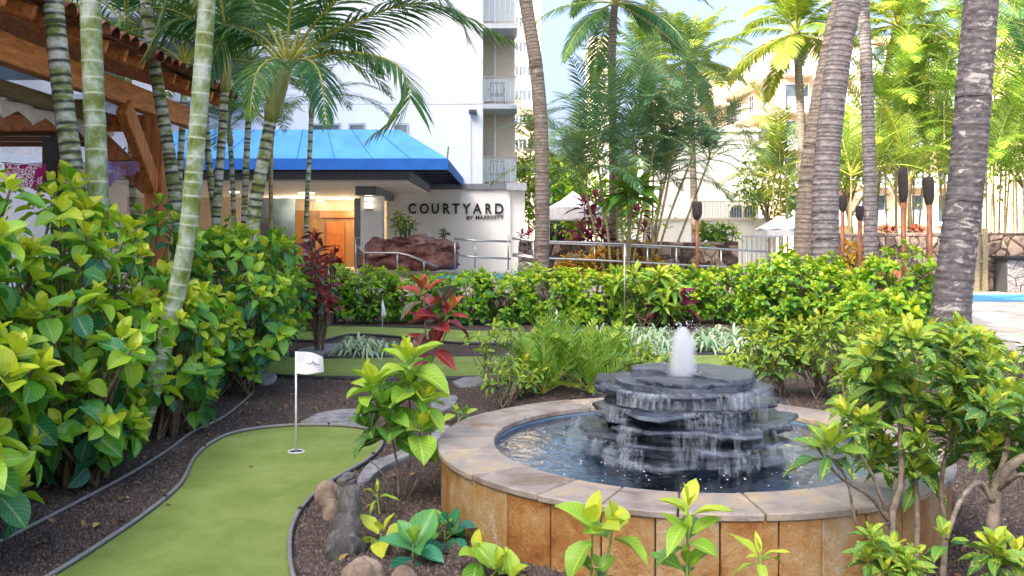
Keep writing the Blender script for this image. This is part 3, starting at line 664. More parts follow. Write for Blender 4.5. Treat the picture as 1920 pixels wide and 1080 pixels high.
def slab(name, vs, m, th=.02):
    mb = MB(); mb.add(vs, [tuple(range(len(vs)))]); o = mb.build(name, m, aw); return o
slab('front_slope', [(x0, ya, ze), (x1, ya, ze), (xr1, yr, zr), (xr0, yr, zr)], M['awning']); slab('side_slope', [(x1, ya, ze), (x1, 33, ze), (xr1, 33, zr), (xr1, yr, zr)], M['awning'])
slab('side_slope', [(x0, 33, ze), (x0, ya, ze), (xr0, yr, zr), (xr0, 33, zr)], M['awning']); slab('top', [(xr0, yr, zr), (xr1, yr, zr), (xr1, 33, zr), (xr0, 33, zr)], M['awning'])
slab('valance', [(x0, ya, zv), (x1, ya, zv), (x1, ya, ze), (x0, ya, ze)], M['valance']); slab('valance', [(x1, ya, zv), (x1, 33, zv), (x1, 33, ze), (x1, ya, ze)], M['valance']); slab('valance', [(x0, 33, zv), (x0, ya, zv), (x0, ya, ze), (x0, 33, ze)], M['valance'])
for k in range(1, 9):
    u = k / 9; xa, xb = x0 + (x1 - x0) * u, xr0 + (xr1 - xr0) * u; MB().tube([(xa, ya - .008, ze), (xb, yr - .008, zr + .006)], .012, 5).build('seam', M['valance'], aw)
for k in range(7):
    x = x0 + .05 + k * (x1 - x0 - .1) / 6
    MB().beam((x, ya + .05, zv + .02), (x, ya + 1.0, 3.61), .04, .04).build('strut', M['metal_dark'], aw); MB().beam((x, ya + .05, zv + .02), (x, ya + 1.0, 4.3), .04, .04).build('strut', M['metal_dark'], aw)
for z in (zv + .02, zv + .12): MB().beam((x0 + .05, ya + .04, z), (x1 - .05, ya + .04, z), .035, .035).build('frame_bar', M['metal_dark'], aw)
for k in range(6): MB().beam((XS + .1, 26.6 + k * 1.1, 3.63), (x1 - .05, 26.6 + k * 1.1, 3.63), .035, .035).build('frame_bar', M['metal_dark'], aw)
MB().tube([(xw(882, YF), YF - .04, zw(212, YF)), (xw(882, YF), YF - .04, 3.67)], .02, 6).build('conduit', M['canvas_white'], ht)
MB().box(xw(880, YF), xw(894, YF), YF - .35, YF - .004, zw(214, YF), zw(208, YF)).build('floodlight', M['dark_trim'], ht)
# lettering
sign = thing('hotel_sign', 'black raised letters reading COURTYARD BY MARRIOTT on white sign wall', 'sign', (xw(855, 32.5), 32.45, zw(405, 32.5)))
def letter(ch, px0, px1, py0, py1, name, off=.018):
    cu = bpy.data.curves.new('letter', 'FONT'); cu.body = ch; cu.extrude = .03; cu.offset = off; cu.resolution_u = 4
    to = bpy.data.objects.new('letter', cu); SC.collection.objects.link(to); me = bpy.data.meshes.new_from_object(to); bpy.data.objects.remove(to)
    co = np.array([v.co[:] for v in me.vertices]); lo = co.min(0); hi = co.max(0); Y = 32.47
    X0, X1, Z0, Z1 = xw(px0, Y), xw(px1, Y), zw(py1, Y), zw(py0, Y); og = world_loc(sign)
    for v, c in zip(me.vertices, co):
        v.co = (X0 + (c[0] - lo[0]) / (hi[0] - lo[0]) * (X1 - X0) - og.x, Y + (-c[2]) - og.y, Z0 + (c[1] - lo[1]) / (hi[1] - lo[1]) * (Z1 - Z0) - og.z)
    me.name = name; me.materials.append(M['black_letter']); return link(name, me, sign)
LX = [(766, 780), (787, 804), (809.5, 823), (831, 844), (848, 862), (867, 882.5), (886.5, 903.5), (910, 922.5), (928, 944)]
for ch, (a, b) in zip('COURTYARD', LX): letter(ch, a, b, 381.5, 401, 'letter')
letter('BY', 875, 887, 404.5, 411.5, 'word', .003); letter('MARRIOTT', 892, 944, 404, 411, 'word', .003)
# reddish rock water feature before the sign wall
rf = thing('rock_feature', 'reddish brown stacked rock water feature before the white sign wall', 'rock feature', (xw(770, 28.5), 28.5, .45))
for i, (x, y, w, h) in enumerate([(712, 492, 34, 16), (708, 473, 30, 15), (715, 458, 28, 12), (745, 490, 34, 18), (752, 470, 30, 14), (748, 455, 22, 9), (785, 492, 36, 18), (790, 472, 34, 16), (788, 453, 24, 11), (824, 490, 32, 18), (828, 470, 28, 17), (835, 460, 20, 10), (767, 462, 30, 8), (805, 458, 28, 9)]):
    Y = 28.5 + U(-.3, .35); s = Y / FPX
    link('rock', rock_mesh('rock', M['lava_red'], (w * s * 1.05, .7, h * s * 1.1), i + 1, 3, .45, 1.9, .8), rf, Matrix.Translation(P(x, y, Y) - world_loc(rf)))
# ------------------------------------------------------------------ ramp handrails
def handrail(label, rails, posts, Y, grp=None):
    a = rails[0][0]; t = thing('handrail', label, 'handrail', P(a[0], 505, Y), 0, grp)
    for pl in rails: MB().tube([P(x, y, Y) for x, y in pl], .032, 8).build('rail', M['metal'], t, True)
    for x, y0, y1 in posts: MB().tube([P(x, y0, Y), P(x, y1, Y)], .026, 8).build('post', M['metal'], t, True)
handrail('pale metal handrail with a sloping end before the red rocks', [[(666, 446), (682, 446), (682, 508)], [(668, 458), (683, 474), (745, 474), (765, 478), (822, 501)]], [(667, 446, 509), (745, 474, 508), (795, 490, 508)], 26.8)
handrail('straight grey two-bar handrail before the white sign wall', [[(853, 448), (890, 451), (958, 453)], [(853, 478), (890, 482), (958, 485)]], [(853, 444, 507), (891, 450, 507), (953, 441, 507)], 26.6)
handrail('long sloping silver handrail running down in front of the orange shrubs', [[(960, 447), (1000, 452), (1100, 455), (1200, 459), (1300, 464), (1440, 472)], [(960, 479), (1000, 484), (1100, 487), (1200, 492), (1300, 498), (1440, 505)]], [(1000, 452, 512), (1173, 458, 512), (1214, 460, 515), (1268, 462, 515), (1352, 467, 520), (1400, 470, 520)], 25.4)
handrail('thin silver handrail behind the long sloping one, beside the leaning palm', [[(962, 446), (1010, 455), (1130, 460), (1240, 464)], [(962, 476), (1010, 483), (1130, 489), (1240, 494)]], [(1018, 456, 512), (1115, 459, 512), (1133, 460, 512)], 26.6)
# ------------------------------------------------------------------ lava stone walls
def stone_wall(label, x0, x1, y, h, nx, ny, th=.5, m='lava_wall', name='stone_wall'):
    t = thing(name, label, 'wall', ((x0 + x1) / 2, y, 0)); MB().box(x0, x1, y + .03, y + th, 0, h - .03).build('core', M['mortar'], t)
    for (cu, cv), poly in cells(x1 - x0, h, nx, ny, .95, .012): piece('stone', [(x0 + a, b) for a, b in poly], lambda u, v, n: (u, y + .03 - n, v), .02, U(.03, .09), M[m], t, .72)
    n = int((x1 - x0) / .42)
    for k in range(n):
        a = x0 + (x1 - x0) * k / n; b = x0 + (x1 - x0) * (k + 1) / n; bevel(MB().box(a + .012, b - .012, y - .04, y + th + .03, h - .028, h + U(.05, .10)).build('coping_stone', M[m], t), .025)
stone_wall('low reddish lava stone wall behind the sloping handrail', .2, xw(1385, 28), 28.0, zw(458, 28), 20, 5)
stone_wall('lava stone wall behind the copper torches with red flowers on top', xw(1575, 27.2), xw(1765, 27.2), 27.2, zw(442, 27.2), 12, 6)
stone_wall('lava stone wall beside the gate with the dark bar counter', xw(1850, 28), 20.5, 28.0, zw(440, 28), 16, 6)
bar = thing('bar_counter', 'dark stone bar counter with thin black top against lava wall', 'counter', (16.5, 27, 0))
MB().box(xw(1888, 27.2), 20, 27.2, 27.9, 0, zw(484, 27.2)).build('front', M['metal_dark'], bar); MB().box(xw(1880, 27.2), 20.1, 27.0, 27.94, zw(484, 27.2) + .002, zw(480, 27.2)).build('counter_top', M['black_letter'], bar)
for (cu, cv), poly in cells(20 - xw(1888, 27.2), 1.0, 10, 4, .6, .012): piece('stone', [(xw(1888, 27.2) + a, b) for a, b in poly], lambda u, v, n: (u, 27.2 - n, v), .01, U(.01, .03), M['coco_bark'], bar, .85)
gt = thing('gate', 'slim wooden gate posts with a rail beside the lava wall', 'gate', (xw(1838, 27.6), 27.6, 0))
for x in (1829, 1845): MB().box(xw(x, 27.6) - .07, xw(x, 27.6) + .07, 27.5, 27.64, 0, zw(428, 27.6)).build('post', M['wood_olive'], gt)
MB().box(xw(1829, 27.6), xw(1845, 27.6), 27.54, 27.6, .9, 1.0).build('rail', M['wood_olive'], gt)
# picket fence far right of the sloping handrail
fn = thing('picket_fence', 'pale upright bar fence between stone wall and big green bush', 'fence', (xw(1430, 29), 29, 0))
for k in range(9): x = xw(1392 + k * 9, 29); MB().box(x - .02, x + .02, 29, 29.04, 0, zw(441, 29)).build('bar', M['grey_light'], fn)
MB().box(xw(1390, 29), xw(1468, 29), 28.95, 28.998, zw(445, 29), zw(442, 29)).build('rail', M['grey_light'], fn)
# ------------------------------------------------------------------ far buildings
def winset(t, face, rects, off, m='glass_dark', sill=True):
    """panes with proud frames; face 'front' (towards -Y at y=off) or 'left' (towards -X at x=off)"""
    for a, b, z0, z1 in rects:
        w = MB(); f = MB(); e = .07
        def bx(mb, a, b, z0, z1, d0, d1):
            if face == 'front': mb.box(a, b, off - d1, off - d0, z0, z1)
            else: mb.box(off - d1, off - d0, a, b, z0, z1)
        bx(w, a, b, z0, z1, .005, .03); o = w.build('window', M[m], t)
        bx(f, a - e, b + e, z1, z1 + e, .002, .12); bx(f, a - e, b + e, z0 - e, z0, .002, .16); bx(f, a - e, a, z0, z1, .002, .1); bx(f, b, b + e, z0, z1, .002, .1); bx(f, (a + b) / 2 - .03, (a + b) / 2 + .03, z0, z1, .031, .06)
        f.build('frame', M['canvas_white'], o)
wb = thing('annex_building', 'plain white flat-roofed annex with arched windows behind the arecas', 'building', (11, 50, 0))
Xa, Xb = xw(1232, 50), xw(1422, 50); zt = zw(247, 50)
MB().box(Xa, Xb, 50, 58, 0, zt).build('wall', M['annex_paint'], wb); MB().box(Xa - .1, Xb + .1, 49.85, 58.1, zt, zt + .2).build('parapet', M['white_wall'], wb)
MB().box(Xb + .12, Xb + 1.2, 49, 57, zt - .3, zt + .25).build('roof_edge', M['grey_trim'], wb)
MB().box(Xa - 3, Xb + .6, 48.6, 49.99, 0, zw(413, 49)).build('lower_wall', M['annex_paint'], wb); MB().box(Xa - 3, Xb + .8, 48.5, 49.98, zw(413, 49), zw(409, 49)).build('ledge', M['beige'], wb)
for x in (1380, 1405):
    mb = MB(); cx = xw(x, 50); pts = [(cx - .36, 0), (cx + .36, 0)] + [(cx + .36 * math.cos(a), .35 + .36 * math.sin(a)) for a in [k * math.pi / 8 for k in range(9)]]
    zb = zw(411, 50) + .1; mb.add([(a, 49.97, zb + b) for a, b in pts] + [(a, 49.99, zb + b) for a, b in pts], [tuple(range(len(pts)))]); mb.build('arched_window', M['glass_dark'], wb)
    MB().tube([(a, 49.95, zb + b) for a, b in pts[1:]], .05, 6).build('arch_trim', M['beige'], wb)
for k in range(22): x = xw(1316 + k * 5, 48.8); MB().box(x - .015, x + .015, 48.8, 48.83, zw(409, 49), zw(379, 49)).build('baluster', M['metal'], wb)
MB().box(xw(1314, 48.8), xw(1424, 48.8), 48.78, 48.85, zw(379, 49), zw(377.5, 49)).build('rail', M['metal'], wb)
# tan resort block with galleries
rh = thing('resort_hotel', 'tan resort hotel block with long rows of balconies behind the palms', 'building', (24, 70, 0))
MB().box(20.5, 40, 70, 118, 0, 17.0).build('wall', M['pink_wall'], rh); MB().box(20.2, 40.3, 69.7, 118.3, 17.0, 17.5).build('parapet', M['pink_wall'], rh)
for k in range(1, 6):
    z = k * 2.9
    MB().box(19.0, 20.497, 70, 118, z - .2, z).build('gallery_slab', M['cream_wall'], rh); r_ = MB().box(19.0, 19.06, 70, 118, z + .95, z + 1.03).build('gallery_rail', M['grey_trim'], rh)
    for j in range(60): MB().box(19.01, 19.05, 70.2 + j * .8, 70.24 + j * .8, z, z + .95).build('baluster', M['grey_trim'], r_)
    winset(rh, 'left', [(71.5 + j * 4, 73.0 + j * 4, z + .5, z + 2.3) for j in range(11)], 20.5)
    for x in (21.2, 24.2, 27.2, 30.2, 33.2):
        MB().box(x, x + 2.2, 68.6, 69.997, z - .18, z).build('balcony_slab', M['cream_wall'], rh); MB().box(x, x + 2.2, 68.6, 68.66, z + .02, z + 1.0).build('balcony_front', M['glass_pale'], rh)
        winset(rh, 'front', [(x + .2, x + 2.0, z + .1, z + 2.2)], 70.0)
rh2 = thing('resort_hotel', 'low peach coloured hotel wing with two blue doors behind the coconut palm', 'building', (16, 80, 0))
MB().box(xw(1265, 80), xw(1362, 80), 80, 92, 0, zw(140, 80)).build('wall', M['pink_wall'], rh2); MB().box(xw(1262, 80), xw(1365, 80), 79.6, 92.2, zw(140, 80), zw(136, 80)).build('parapet', M['tile'], rh2)
for y in (197, 240, 283, 326): MB().box(xw(1265, 80), xw(1362, 80), 78.6, 79.99, zw(y, 80) - .2, zw(y, 80)).build('gallery_slab', M['cream_wall'], rh2); winset(rh2, 'front', [(xw(1307, 80), xw(1319, 80), zw(y, 80) + .1, zw(y - 27, 80)), (xw(1280, 80), xw(1292, 80), zw(y, 80) + .6, zw(y - 27, 80))], 80)
def tower(label, a, b, Y, top, m, cols, fl=3.0):
    t = thing('tower_block', label, 'building', (xw((a + b) / 2, Y), Y, 0)); X0, X1 = xw(a, Y), xw(b, Y)
    MB().box(X0, X1, Y, Y + 15, 0, top).build('wall', M[m], t); MB().box(X0 - .3, X1 + .3, Y - .3, Y + 15.3, top, top + .8).build('parapet', M[m], t)
    z = 6.0
    while z < top - 3:
        winset(t, 'front', [(X0 + (X1 - X0) * c - .45, X0 + (X1 - X0) * c + .45, z + .8, z + 2.0) for c in cols], Y); z += fl
tower('tall cream tower far behind the leaning palm trunk', 955, 1014, 110, 46, 'cream_wall', (.18, .42, .7))
tower('slim distant cream tower between the coconut fronds', 1110, 1142, 150, zw(78, 150), 'cream_wall', (.25, .7))
tower('broad pale apartment block behind the arecas at right', 1640, 1960, 95, 22, 'cream_wall', (.06, .16, .26, .36, .46, .56, .66, .76, .86, .95))
# unseen building added out of frame on the left, sized to shade the garden
hw = thing('shade_building', 'long white unseen building added at the left to shade the garden', 'building', (-24, 4, 0))
MB().box(-34, -19.5, 11.0, 28.6, 0, 30).build('wall', M['white_wall'], hw); MB().box(-34, -19.5, -45, 10.998, 0, 33).build('wall', M['white_wall'], hw)
for k in range(1, 9): MB().box(-19.497, -18.3, -44 if k < 6 else 11.1, 26.9, k * 3 - .15, k * 3).build('balcony_slab', M['grey_light'], hw)
# ------------------------------------------------------------------ left terrace and dining pergola
lt = thing('terrace_building', 'upper terrace with white bar railing and grey awning behind the pergola', 'building', (-13.5, 24, 0))
MB().box(-19, xw(118, 24), 24, 28, 0, zw(300, 24)).build('wall', M['white_wall'], lt)
MB().box(-19, xw(120, 24), 23.9, 23.95, zw(270, 24), zw(268, 24)).build('rail', M['metal'], lt)
for k in range(26): x = xw(-12 + k * 5, 23.9); MB().box(x - .02, x + .02, 23.96, 23.99, zw(302, 24), zw(269, 24)).build('baluster', M['canvas_white'], lt)
mb = MB(); mb.add([P(-60, 272, 22), P(118, 302, 22), P(118, 306, 20.5), P(-60, 306, 20.5)], [(0, 1, 2, 3)]); mb.build('shade_awning', M['grey_light'], lt)
pg = thing('pergola', 'reddish brown timber pergola with barrel tile roof over the dining terrace', 'pergola', (-4.42, 11.1, 0))
PX, PY = -4.42, 11.1
MB().box(PX - .105, PX + .105, PY - .105, PY + .105, 0, 3.14).build('post', M['wood_v'], pg); MB().box(PX - .105, PX + .105, 3.0, 3.21, 0, 3.14).build('post', M['wood_v'], pg)
def plank(name, a, b, w, h, m): o = MB().beam(a, b, w, h).build(name, M[m], pg); bevel(o, .012); return o
plank('beam', (PX - .05, 1.0, 3.28), (PX - .05, 12.7, 3.28), .14, .27, 'wood'); plank('beam', (PX - .62, 1.0, 3.10), (PX - .62, 12.4, 3.10), .09, .16, 'wood_olive')
plank('beam', (PX + .1, PY + .08, 3.06), (-9.0, PY + .08, 3.06), .12, .2, 'wood')
plank('knee_brace', (PX, PY - .08, 2.25), (PX, PY - .95, 3.13), .12, .24, 'wood_v'); plank('knee_brace', (PX - .08, PY, 2.25), (PX - .85, PY + .02, 2.97), .12, .22, 'wood_v')
for k in range(26):
    y = 1.3 + k * .44; plank('rafter', (-3.98, y, 3.50), (-7.6, y, 4.6), .06, .13, 'wood')
tm = MB(); 
ns = 6
for i in range(ns + 1):
    a = math.pi * i / ns; 
    for l, r_ in ((0, .105), (.42, .085)): tm.v.append((l, math.cos(a) * r_, math.sin(a) * r_)); tm.a.append(0)
for i in range(ns): tm.f.append((2 * i, 2 * i + 1, 2 * i + 3, 2 * i + 2))
tile_me = tm.mesh('tile', M['tile'], True)
sl_a = math.atan2(1.1, 3.62)
for k in range(52):
    y = 1.2 + k * .22
    for j in range(5):
        s = .36 * j; p = Vector((-3.86 - s * math.cos(sl_a), y, 3.56 + s * math.sin(sl_a) + U(0, .015)))
        link('tile', tile_me, pg, Matrix.Translation(p - world_loc(pg)) @ Matrix.Rotation(math.pi, 4, 'Z') @ Matrix.Rotation(-sl_a, 4, 'Y') @ Matrix.Rotation(R(U(-3, 3)), 4, 'Z'))
mb = MB(); mb.add([(-3.95, 1.1, 3.555), (-3.95, 12.6, 3.555), (-7.6, 12.6, 4.665), (-7.6, 1.1, 4.665)], [(0, 1, 2, 3)]); mb.build('roof_deck', M['wood_olive'], pg)
# scalloped white cloth and the rolled brown blind
def scallop(x, y0, y1, z, d, n, m, nm):
    mb = MB(); vs = []; fs = []
    N = n * 12
    for i in range(N + 1):
        t = i / N; y = y0 + (y1 - y0) * t; u = (t * n) % 1; dz = d * (.45 + .55 * math.sin(math.pi * u)); xx = x + .04 * math.sin(t * n * 6.28)
        vs += [(xx, y, z), (xx, y, z - dz)]
    for i in range(N): fs.append((2 * i, 2 * i + 1, 2 * i + 3, 2 * i + 2))
    mb.add(vs, fs); return mb.build(nm, m, pg, True)
scallop(PX - .75, 2.0, 11.6, 3.04, .20, 17, M['canvas_white'], 'cloth_valance')
bl = thing('roll_blind', 'dark brown slatted blind hanging from the pergola cross beam', 'blind', (-7, 11.6, 3.0))
for k in range(9): MB().box(-9.0, PX - .9, 11.45, 11.49, 2.80 + k * .068, 2.862 + k * .068).build('slat', M['canvas_brown'], bl)
MB().box(PX - 1.42, PX - 1.28, 11.3, 11.42, 0, 2.95).box(PX - 1.5, PX - 1.2, 11.25, 11.44, 2.2, 2.9).build('speaker_post', M['metal_dark'], pg)
# paper banners
def papel(label, x0, x1, y0, y1, Y, c, dx=0, slant=0):
    m, nt, out = newmat('paper'); vo = _n(nt, 'ShaderNodeTexVoronoi', feature='DISTANCE_TO_EDGE'); vo.inputs['Scale'].default_value = 34; nt.links.new(wpos(nt), vo.inputs[0])
    hole = mth(nt, 'MULTIPLY', mth(nt, 'LESS_THAN', vo.outputs['Distance'], .07), mth(nt, 'GREATER_THAN', tnoise(nt, 7, 2), .44)); p = principled(nt, tuple(c), .8); tr = _n(nt, 'ShaderNodeBsdfTransparent'); mx = _n(nt, 'ShaderNodeMixShader')
    nt.links.new(hole, mx.inputs[0]); nt.links.new(p, mx.inputs[1]); nt.links.new(tr.outputs[0], mx.inputs[2]); nt.links.new(mx.outputs[0], out.inputs[0])
    t = thing('paper_banner', label, 'banner', P((x0 + x1) / 2, y0, Y)); mb = MB(); N = 24; vs = []; fs = []
    for i in range(N + 1):
        u = i / N; x = x0 + (x1 - x0) * u; sag = 3 * math.sin(u * math.pi); yb = y1 - slant * u + 4 * (i % 2) + 5 * math.sin(u * 9); yy = Y + .03 * math.sin(u * 12)
        vs += [P(x, y0 + sag, yy), P(x + dx * (1 - u), yb, yy + .03)]
    for i in range(N): fs.append((2 * i, 2 * i + 1, 2 * i + 3, 2 * i + 2))
    mb.add(vs, fs); mb.build('paper', m, t); MB().tube([P(x0 - 6, y0 - 2, Y), P((x0 + x1) / 2, y0 + 2, Y), P(x1 + 6, y0 - 2, Y)], .005, 4).build('string', M['black_letter'], t)
papel('magenta cut paper banner hanging under the pergola', 8, 86, 306, 354, 10.8, (.62, .03, .25), 6)
papel('lilac cut paper banner strung beside the pergola post', 186, 262, 300, 356, 10.6, (.42, .28, .62), 0, 42)
papel('yellow cut paper banner behind the ringed palm trunks', 108, 162, 306, 345, 10.9, (.75, .50, .05), 0, 6)
# ------------------------------------------------------------------ fountain
M['slate_cap'] = surf('slate_cap', [(.05, (.19, .125, .085)), (.3, (.26, .215, .185)), (.55, (.35, .305, .27)), (.75, (.42, .32, .19)), (.97, (.50, .43, .33))], 6, .38, .7, 26, .5, objvar=.42, rvar=.35, detail=10, bdist=.016, dist=.6)
M['quartzite'] = surf('quartzite', [(.02, (.12, .045, .012)), (.28, (.30, .12, .028)), (.5, (.38, .20, .065)), (.72, (.42, .28, .13)), (.97, (.48, .40, .29))], 6.5, .5, .8, 34, .45, objvar=.42, stretch=(1, 1, .8), detail=10, rvar=.3, bdist=.02, dist=.25)
M['grout'] = flat('grout', (.07, .06, .05), .9); M['basin'] = surf('basin', [(.2, (.10, .17, .25)), (.8, (.24, .32, .40))], 3, .5, .1)
M['wet_slate'] = surf('wet_slate', [(.1, (.012, .016, .025)), (.5, (.036, .046, .070)), (.9, (.10, .125, .17))], 7, .22, .7, 28, .7, objvar=.6, detail=8, rvar=.25, bdist=.025)
def watermat(name, tint, bs):
    m, nt, out = newmat(name); nr = bump(nt, tnoise(nt, 11, 3, .5, wpos(nt, (1, 1, 1)), .5), bs, .02)
    fr = _n(nt, 'ShaderNodeFresnel'); fr.inputs[0].default_value = 1.36; nt.links.new(nr, fr.inputs['Normal'])
    gl = _n(nt, 'ShaderNodeBsdfGlossy'); gl.inputs['Roughness'].default_value = .10; nt.links.new(nr, gl.inputs['Normal'])
    tr = _n(nt, 'ShaderNodeBsdfTransparent'); tr.inputs[0].default_value = c4(tint); mx = _n(nt, 'ShaderNodeMixShader')
    nt.links.new(mth(nt, 'MULTIPLY_ADD', fr.outputs[0], 1.7, .10, True), mx.inputs[0]); nt.links.new(tr.outputs[0], mx.inputs[1]); nt.links.new(gl.outputs[0], mx.inputs[2]); nt.links.new(mx.outputs[0], out.inputs[0]); return m
M['water'] = watermat('water', (.55, .75, .92), .45)
def fallmat(name, dens, sx):
    m, nt, out = newmat(name); n1 = tnoise(nt, 1.0, 4, .65, wpos(nt, (sx, sx, .5)))
    a = mth(nt, 'MULTIPLY', mth(nt, 'SUBTRACT', n1, .40, clamp=True), dens, clamp=True)
    p = principled(nt, (.74, .83, .96), .25, None, .5); t = _n(nt, 'ShaderNodeBsdfTranslucent'); t.inputs[0].default_value = (.8, .86, .96, 1); m1 = _n(nt, 'ShaderNodeMixShader'); m1.inputs[0].default_value = .45
    nt.links.new(p, m1.inputs[1]); nt.links.new(t.outputs[0], m1.inputs[2])
    tr = _n(nt, 'ShaderNodeBsdfTransparent'); mx = _n(nt, 'ShaderNodeMixShader'); nt.links.new(a, mx.inputs[0]); nt.links.new(tr.outputs[0], mx.inputs[1]); nt.links.new(m1.outputs[0], mx.inputs[2]); nt.links.new(mx.outputs[0], out.inputs[0]); return m
M['fall'] = fallmat('fall', 1.0, 60)
fo = thing('fountain', 'round stone fountain with tiered dark slate stack and bubbling jet', 'fountain', FC)
RI, ZR = 1.17, .363
def cyl(r, a, z): return (FC.x + r * math.cos(a), FC.y + r * math.sin(a), z)
def ring_wall(r0, r1, z0, z1, n=96):
    mb = MB(); vs = []
    for k in range(n): a = 2 * math.pi * k / n; vs += [cyl(r0, a, z0), cyl(r1, a, z0), cyl(r1, a, z1), cyl(r0, a, z1)]
    fs = []
    for k in range(n):
        b, c = 4 * k, 4 * ((k + 1) % n); fs += [(b + 1, c + 1, c + 2, b + 2), (b, b + 3, c + 3, c), (b + 3, b + 2, c + 2, c + 3), (b, c, c + 1, b + 1)]
    return mb.add(vs, fs)
ring_wall(RI + .02, FR - .03, 0, ZR - .045).build('core', M['grout'], fo, False)
def arc_block(name, ra, rb, a0, a1, z0, z1, m, bulge=.0, n=5, bv=.006):
    mb = MB(); vs = []
    for k in range(n + 1):
        a = a0 + (a1 - a0) * k / n; vs += [cyl(ra, a, z0), cyl(rb, a, z0), cyl(rb + bulge, a, z1), cyl(ra, a, z1)]
    fs = [(0, 1, 2, 3), tuple(4 * n + i for i in (3, 2, 1, 0))]
    for k in range(n):
        b, c = 4 * k, 4 * k + 4; fs += [(b + 1, c + 1, c + 2, b + 2), (b, b + 3, c + 3, c), (b + 3, b + 2, c + 2, c + 3), (b, c, c + 1, b + 1)]
    o = mb.add(vs, fs).build(name, m, fo); fix_normals(o.data)
    if bv: bevel(o, bv)
    return o
ang = [0.0]
while ang[-1] < 2 * math.pi - .15: ang.append(ang[-1] + U(.13, .215))
ang[-1] = 2 * math.pi
for a, b in zip(ang, ang[1:]): arc_block('wall_panel', FR - .028, FR - .002 + U(-.004, .004), a + .0025, b - .0025, 0, ZR - .038, M['quartzite'], bv=.004)
ang = [.1]
while ang[-1] < 2 * math.pi + .1 - .25: ang.append(ang[-1] + U(.20, .38))
ang[-1] = 2 * math.pi + .1
for a, b in zip(ang, ang[1:]): arc_block('capstone', RI, FR + .018 + U(-.006, .006), a + .003, b - .003, ZR - .036, ZR + U(-.002, .004), M['slate_cap'], n=7, bv=.006)
arc_n = 72
mb = MB(); mb.add([cyl(RI + .03, 2 * math.pi * k / arc_n, .16) for k in range(arc_n)], [tuple(range(arc_n))]); mb.build('basin_floor', M['basin'], fo)
mb = MB(); vs = [cyl(RI + .003, 2 * math.pi * k / arc_n, z) for z in (.04, ZR - .037) for k in range(arc_n)]; mb.add(vs, [(k, arc_n + k, arc_n + (k + 1) % arc_n, (k + 1) % arc_n) for k in range(arc_n)]); mb.build('basin_lining', M['basin'], fo)
ZW = ZR - .05
mb = MB(); vs = [(FC.x, FC.y, ZW)]; fs = []
rr_ = [.3, .55, .75, .95, 1.1, RI + .002]
for r_ in rr_: vs += [cyl(r_, 2 * math.pi * k / arc_n, ZW) for k in range(arc_n)]
fs += [(0, 1 + k, 1 + (k + 1) % arc_n) for k in range(arc_n)]
for i in range(len(rr_) - 1):
    for k in range(arc_n): l = (k + 1) % arc_n; fs.append((1 + i * arc_n + k, 1 + (i + 1) * arc_n + k, 1 + (i + 1) * arc_n + l, 1 + i * arc_n + l))
mb.add(vs, fs); mb.build('water_surface', M['water'], fo, True)
# slate stack
def slate(z, th, a0, a1, ri, ro, seed, tilt=.0):
    r = random.Random(seed); n = max(5, int((a1 - a0) / .16)); out = []; 
    for k in range(n + 1):
        a = a0 + (a1 - a0) * k / n; e = 1 - .22 * abs(2 * k / n - 1) ** 3; out.append((a, ro * (e + r.uniform(-.09, .06))))
    mb = MB(); top = []; mid = []; bot = []
    for a, q in out: top.append(cyl(q, a, z + th + tilt * math.cos(a))); mid.append(cyl(q * r.uniform(1.0, 1.025), a, z + th * r.uniform(.35, .7))); bot.append(cyl(q * r.uniform(.93, .99), a, z))
    inn = [cyl(ri, a1, z), cyl(ri, a0, z)]; int_ = [cyl(ri, a1, z + th), cyl(ri, a0, z + th)]
    N = n + 1; vs = top + mid + bot + int_ + inn; fs = [tuple(range(N)) + (3 * N, 3 * N + 1), tuple(reversed(range(2 * N, 3 * N))) + (3 * N + 3, 3 * N + 2)]
    for k in range(n): fs += [(k, N + k, N + k + 1, k + 1), (N + k, 2 * N + k, 2 * N + k + 1, N + k + 1)]
    fs += [(0, 3 * N + 1, 3 * N + 3, 2 * N, N), (N - 1, 2 * N - 1, 3 * N - 1, 3 * N + 2, 3 * N), (3 * N, 3 * N + 2, 3 * N + 3, 3 * N + 1)]
    o = mb.add(vs, fs).build('slate', M['wet_slate'], fo); fix_normals(o.data); bevel(o, .004); return o
tiers = [(.290, .055, .58), (.340, .055, .50), (.392, .045, .66), (.436, .060, .50), (.494, .042, .63), (.534, .056, .47), (.588, .042, .57), (.628, .055, .43), (.680, .042, .49)]
sd_ = 10
tiers = [(z, th, ro * (.99 if i % 2 == 0 else .92)) for i, (z, th, ro) in enumerate(tiers)]
for i, (z, th, ro) in enumerate(tiers):
    a = U(0, 6.28); end = a + 2 * math.pi
    while a < end - .25:
        w = U(.55, 1.25); w = min(w, end - a); sd_ += 1
        slate(z + U(-.006, .006), th * U(.75, 1.0), a - .10, a + w + .06, .12, ro * (U(.80, 1.16) if i % 2 == 0 else U(.90, 1.08)), sd_, U(-.010, .010)); a += w
slate(.722, .042, 3.4, 3.4 + 5.2, .02, .40, 301); slate(.728, .05, -1.0, 2.5, .05, .47, 302)
MB().tube([cyl(0, 0, .06), cyl(0, 0, .74)], .42, 20).build('stack_core', M['wet_slate'], fo)
mb = MB()
